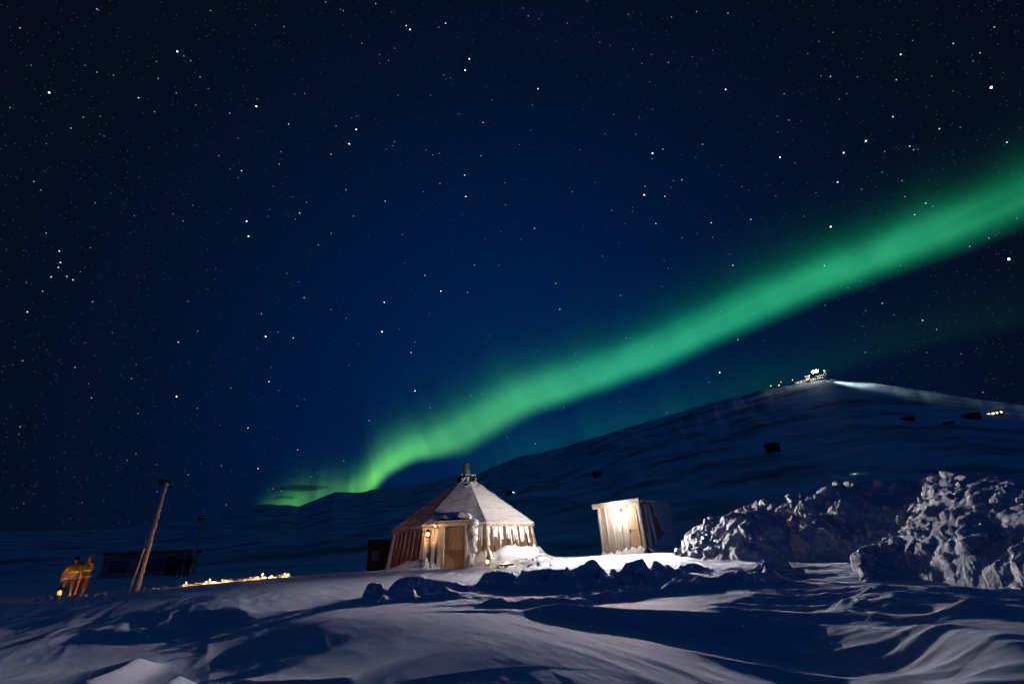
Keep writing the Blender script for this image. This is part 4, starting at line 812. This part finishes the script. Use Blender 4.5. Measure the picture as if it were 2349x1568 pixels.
ur = [(116,396,1.6),(952,399,1.8),(626,683,2.3),(672,665,1.2),(1194,701,2),(1478,681,2),(1577,628,2.1),(1451,811,1.6),(589,868,2.2),(593,830,1.1),(681,875,1.4),(757,801,1.2),(849,643,1.1),(641,996,1.4),(888,992,1.4),(1064,977,1.3),(1420,1010,2.2),(984,1182,1.4),(1392,1183,1.3),(195,1262,1.2),(213,1377,1.3),(100,1017,1.3),(2135,390,2.8),(1732,243,1.5),(1419,341,1.2),(1712,356,1.1),(1697,520,1.4),(1904,574,1.3),(1772,651,1.2),(1789,667,1),(2205,634,1.3),(1844,905,1.2),(1794,956,1.2),(2213,1154,3.2),(1649,1351,1),(1830,1427,1.2),(1007,1512,1.1),(697,279,1),(620,244,.8),(962,60,1),(520,66,.8),(822,53,.9),(247,104,.8),(1966,194,1.1),(2149,121,1),(2085,236,1),(1870,340,.7),(551,598,.9),(453,511,.8),(444,937,.9),(536,942,.8),(484,1316,1),(2039,1097,1),(1751,876,.9),(1649,768,.8),(1233,535,.9),(1182,517,.7),(826,1041,.7),(893,1056,.8),(320,1006,.7),(1024,832,.8),(1497,1283,.8),(578,283,.8),(40,1066,.7),(720,805,.8),(930,1387,.7),(1175,872,.7)]
lo = [(609,771,1.8),(673,774,1),(409,784,1.2),(876,760,1.9),(943,808,1.4),(952,896,1.8),(617,875,1.5),(405,909,1.9),(847,964,1.1),(569,981,1.4),(683,1031,1.1),(592,1074,1.4),(432,1088,1),(292,1055,.8),(360,1127,.7),(1651,854,1.9),(1228,1017,1),(1080,907,.9),(1293,934,.8),(210,912,1),(172,842,1),(52,827,.9),(500,1050,.5),(1692,779,.9),(2116,734,1.1),(2024,695,1),(1893,700,.8)]
SL = [(x*.5149, y*.5149, s) for x, y, s in ul]+[(1174.5+x*.5149, y*.5149, s) for x, y, s in ur]+lo
for i in range(7500):
    s = .30*random.paretovariate(3.9); SL.append((random.uniform(-500, 2900), random.uniform(-700, 1200), min(s, .9)))
V = []; Fs = []; C = []; D = 20000; f0 = [(0,2,4),(2,1,4),(1,3,4),(3,0,4),(2,0,5),(1,2,5),(3,1,5),(0,3,5)]
for x, y, s in SL:
    v = cf*PF+CR*(x-PW/2)+CU*(PH/2-y); c = v/np.linalg.norm(v)*D; r = D/PF*(.50+.42*s) if s > .6 else D/PF*.62; b = len(V)
    for a_ in ((1,0,0),(-1,0,0),(0,1,0),(0,-1,0),(0,0,1),(0,0,-1)): V.append(tuple(c+np.array(a_)*r))
    Fs += [(b+i_, b+j_, b+k_) for i_, j_, k_ in f0]; w_ = min(1, max(0, (s-.8)/1.2)); tint = np.array([.28, .45, 1])*(1-w_)+np.array([1, 1, 1])*w_
    if s <= .6: tint = np.array([.45, .52, .8])
    br = (.12+1.15*s**1.7) if s > .6 else .42*s; C += [(*(tint*br), 1)]*6
o = mesh_np('stars', V, Fs, None, smooth=False); a = o.data.color_attributes.new('glow', 'FLOAT_COLOR', 'POINT'); a.data.foreach_set('color', np.array(C, np.float32).ravel()); tag(o, 'field of white and blue stars over the whole night sky', 'stars', None, 'stuff')
m = bpy.data.materials.new('starlight'); m.use_nodes = True; nt = m.node_tree; nt.nodes.clear(); a = nt.nodes.new('ShaderNodeAttribute'); a.attribute_name = 'glow'; e = nt.nodes.new('ShaderNodeEmission'); ou = nt.nodes.new('ShaderNodeOutputMaterial'); nt.links.new(a.outputs['Color'], e.inputs[0]); e.inputs[1].default_value = 1; nt.links.new(e.outputs[0], ou.inputs[0]); o.data.materials.append(m)
for m_ in bpy.data.materials:
    if m_.name in ('starlight', 'aurora'): m_.cycles.emission_sampling = 'NONE' if m_.name == 'starlight' else 'AUTO'
# ---------------------------------------------------------------- world: night sky
w = bpy.data.worlds.new('World'); SC.world = w; w.use_nodes = True; nt = w.node_tree; N = nt.nodes; L = nt.links; bg = N['Background']
tc = N.new('ShaderNodeTexCoord'); cen = ray(1180, 960); cen = cen/np.linalg.norm(cen)
dp = N.new('ShaderNodeVectorMath'); dp.operation = 'DOT_PRODUCT'; dp.inputs[1].default_value = tuple(cen); L.new(tc.outputs['Generated'], dp.inputs[0])
ac = N.new('ShaderNodeMath'); ac.operation = 'ARCCOSINE'; L.new(dp.outputs['Value'], ac.inputs[0]); dv = N.new('ShaderNodeMath'); dv.operation = 'DIVIDE'; dv.inputs[1].default_value = math.pi; L.new(ac.outputs[0], dv.inputs[0])
rp_ = N.new('ShaderNodeValToRGB'); cr_ = rp_.color_ramp; cr_.elements[0].position = 0; cr_.elements[0].color = (.0003, .0140, .076, 1); cr_.elements[1].position = 1; cr_.elements[1].color = (.0006, .0125, .062, 1)
for ps_, c in ((16/180, (.0003, .0122, .066, 1)), (28/180, (.0005, .0088, .043, 1)), (40/180, (.0009, .0062, .024, 1)), (52/180, (.0016, .0042, .0135, 1)), (62/180, (.002, .0036, .011, 1)), (95/180, (.0006, .0115, .058, 1))): e = cr_.elements.new(ps_); e.color = c
L.new(dv.outputs[0], rp_.inputs[0]); L.new(rp_.outputs[0], bg.inputs[0]); bg.inputs[1].default_value = 1.0
# ---------------------------------------------------------------- camera and output
cd = bpy.data.cameras.new('camera'); co = bpy.data.objects.new('camera', cd); COL.objects.link(co); SC.camera = co
cd.sensor_width = 36; cd.lens = PF/PW*36; cd.clip_start = .05; cd.clip_end = 60000
mt = Matrix(((CR[0], CU[0], -cf[0]), (CR[1], CU[1], -cf[1]), (CR[2], CU[2], -cf[2]))).to_4x4(); co.matrix_world = mt
SC.view_settings.view_transform = 'Standard'; SC.view_settings.look = 'None'; SC.view_settings.exposure = 0; SC.view_settings.gamma = 1
SC.render.engine = 'CYCLES'; SC.cycles.use_denoising = True; SC.cycles.max_bounces = 5; SC.cycles.diffuse_bounces = 3; SC.cycles.sample_clamp_indirect = 4; SC.cycles.use_light_tree = True
SC.render.resolution_x = 1024; SC.render.resolution_y = 683
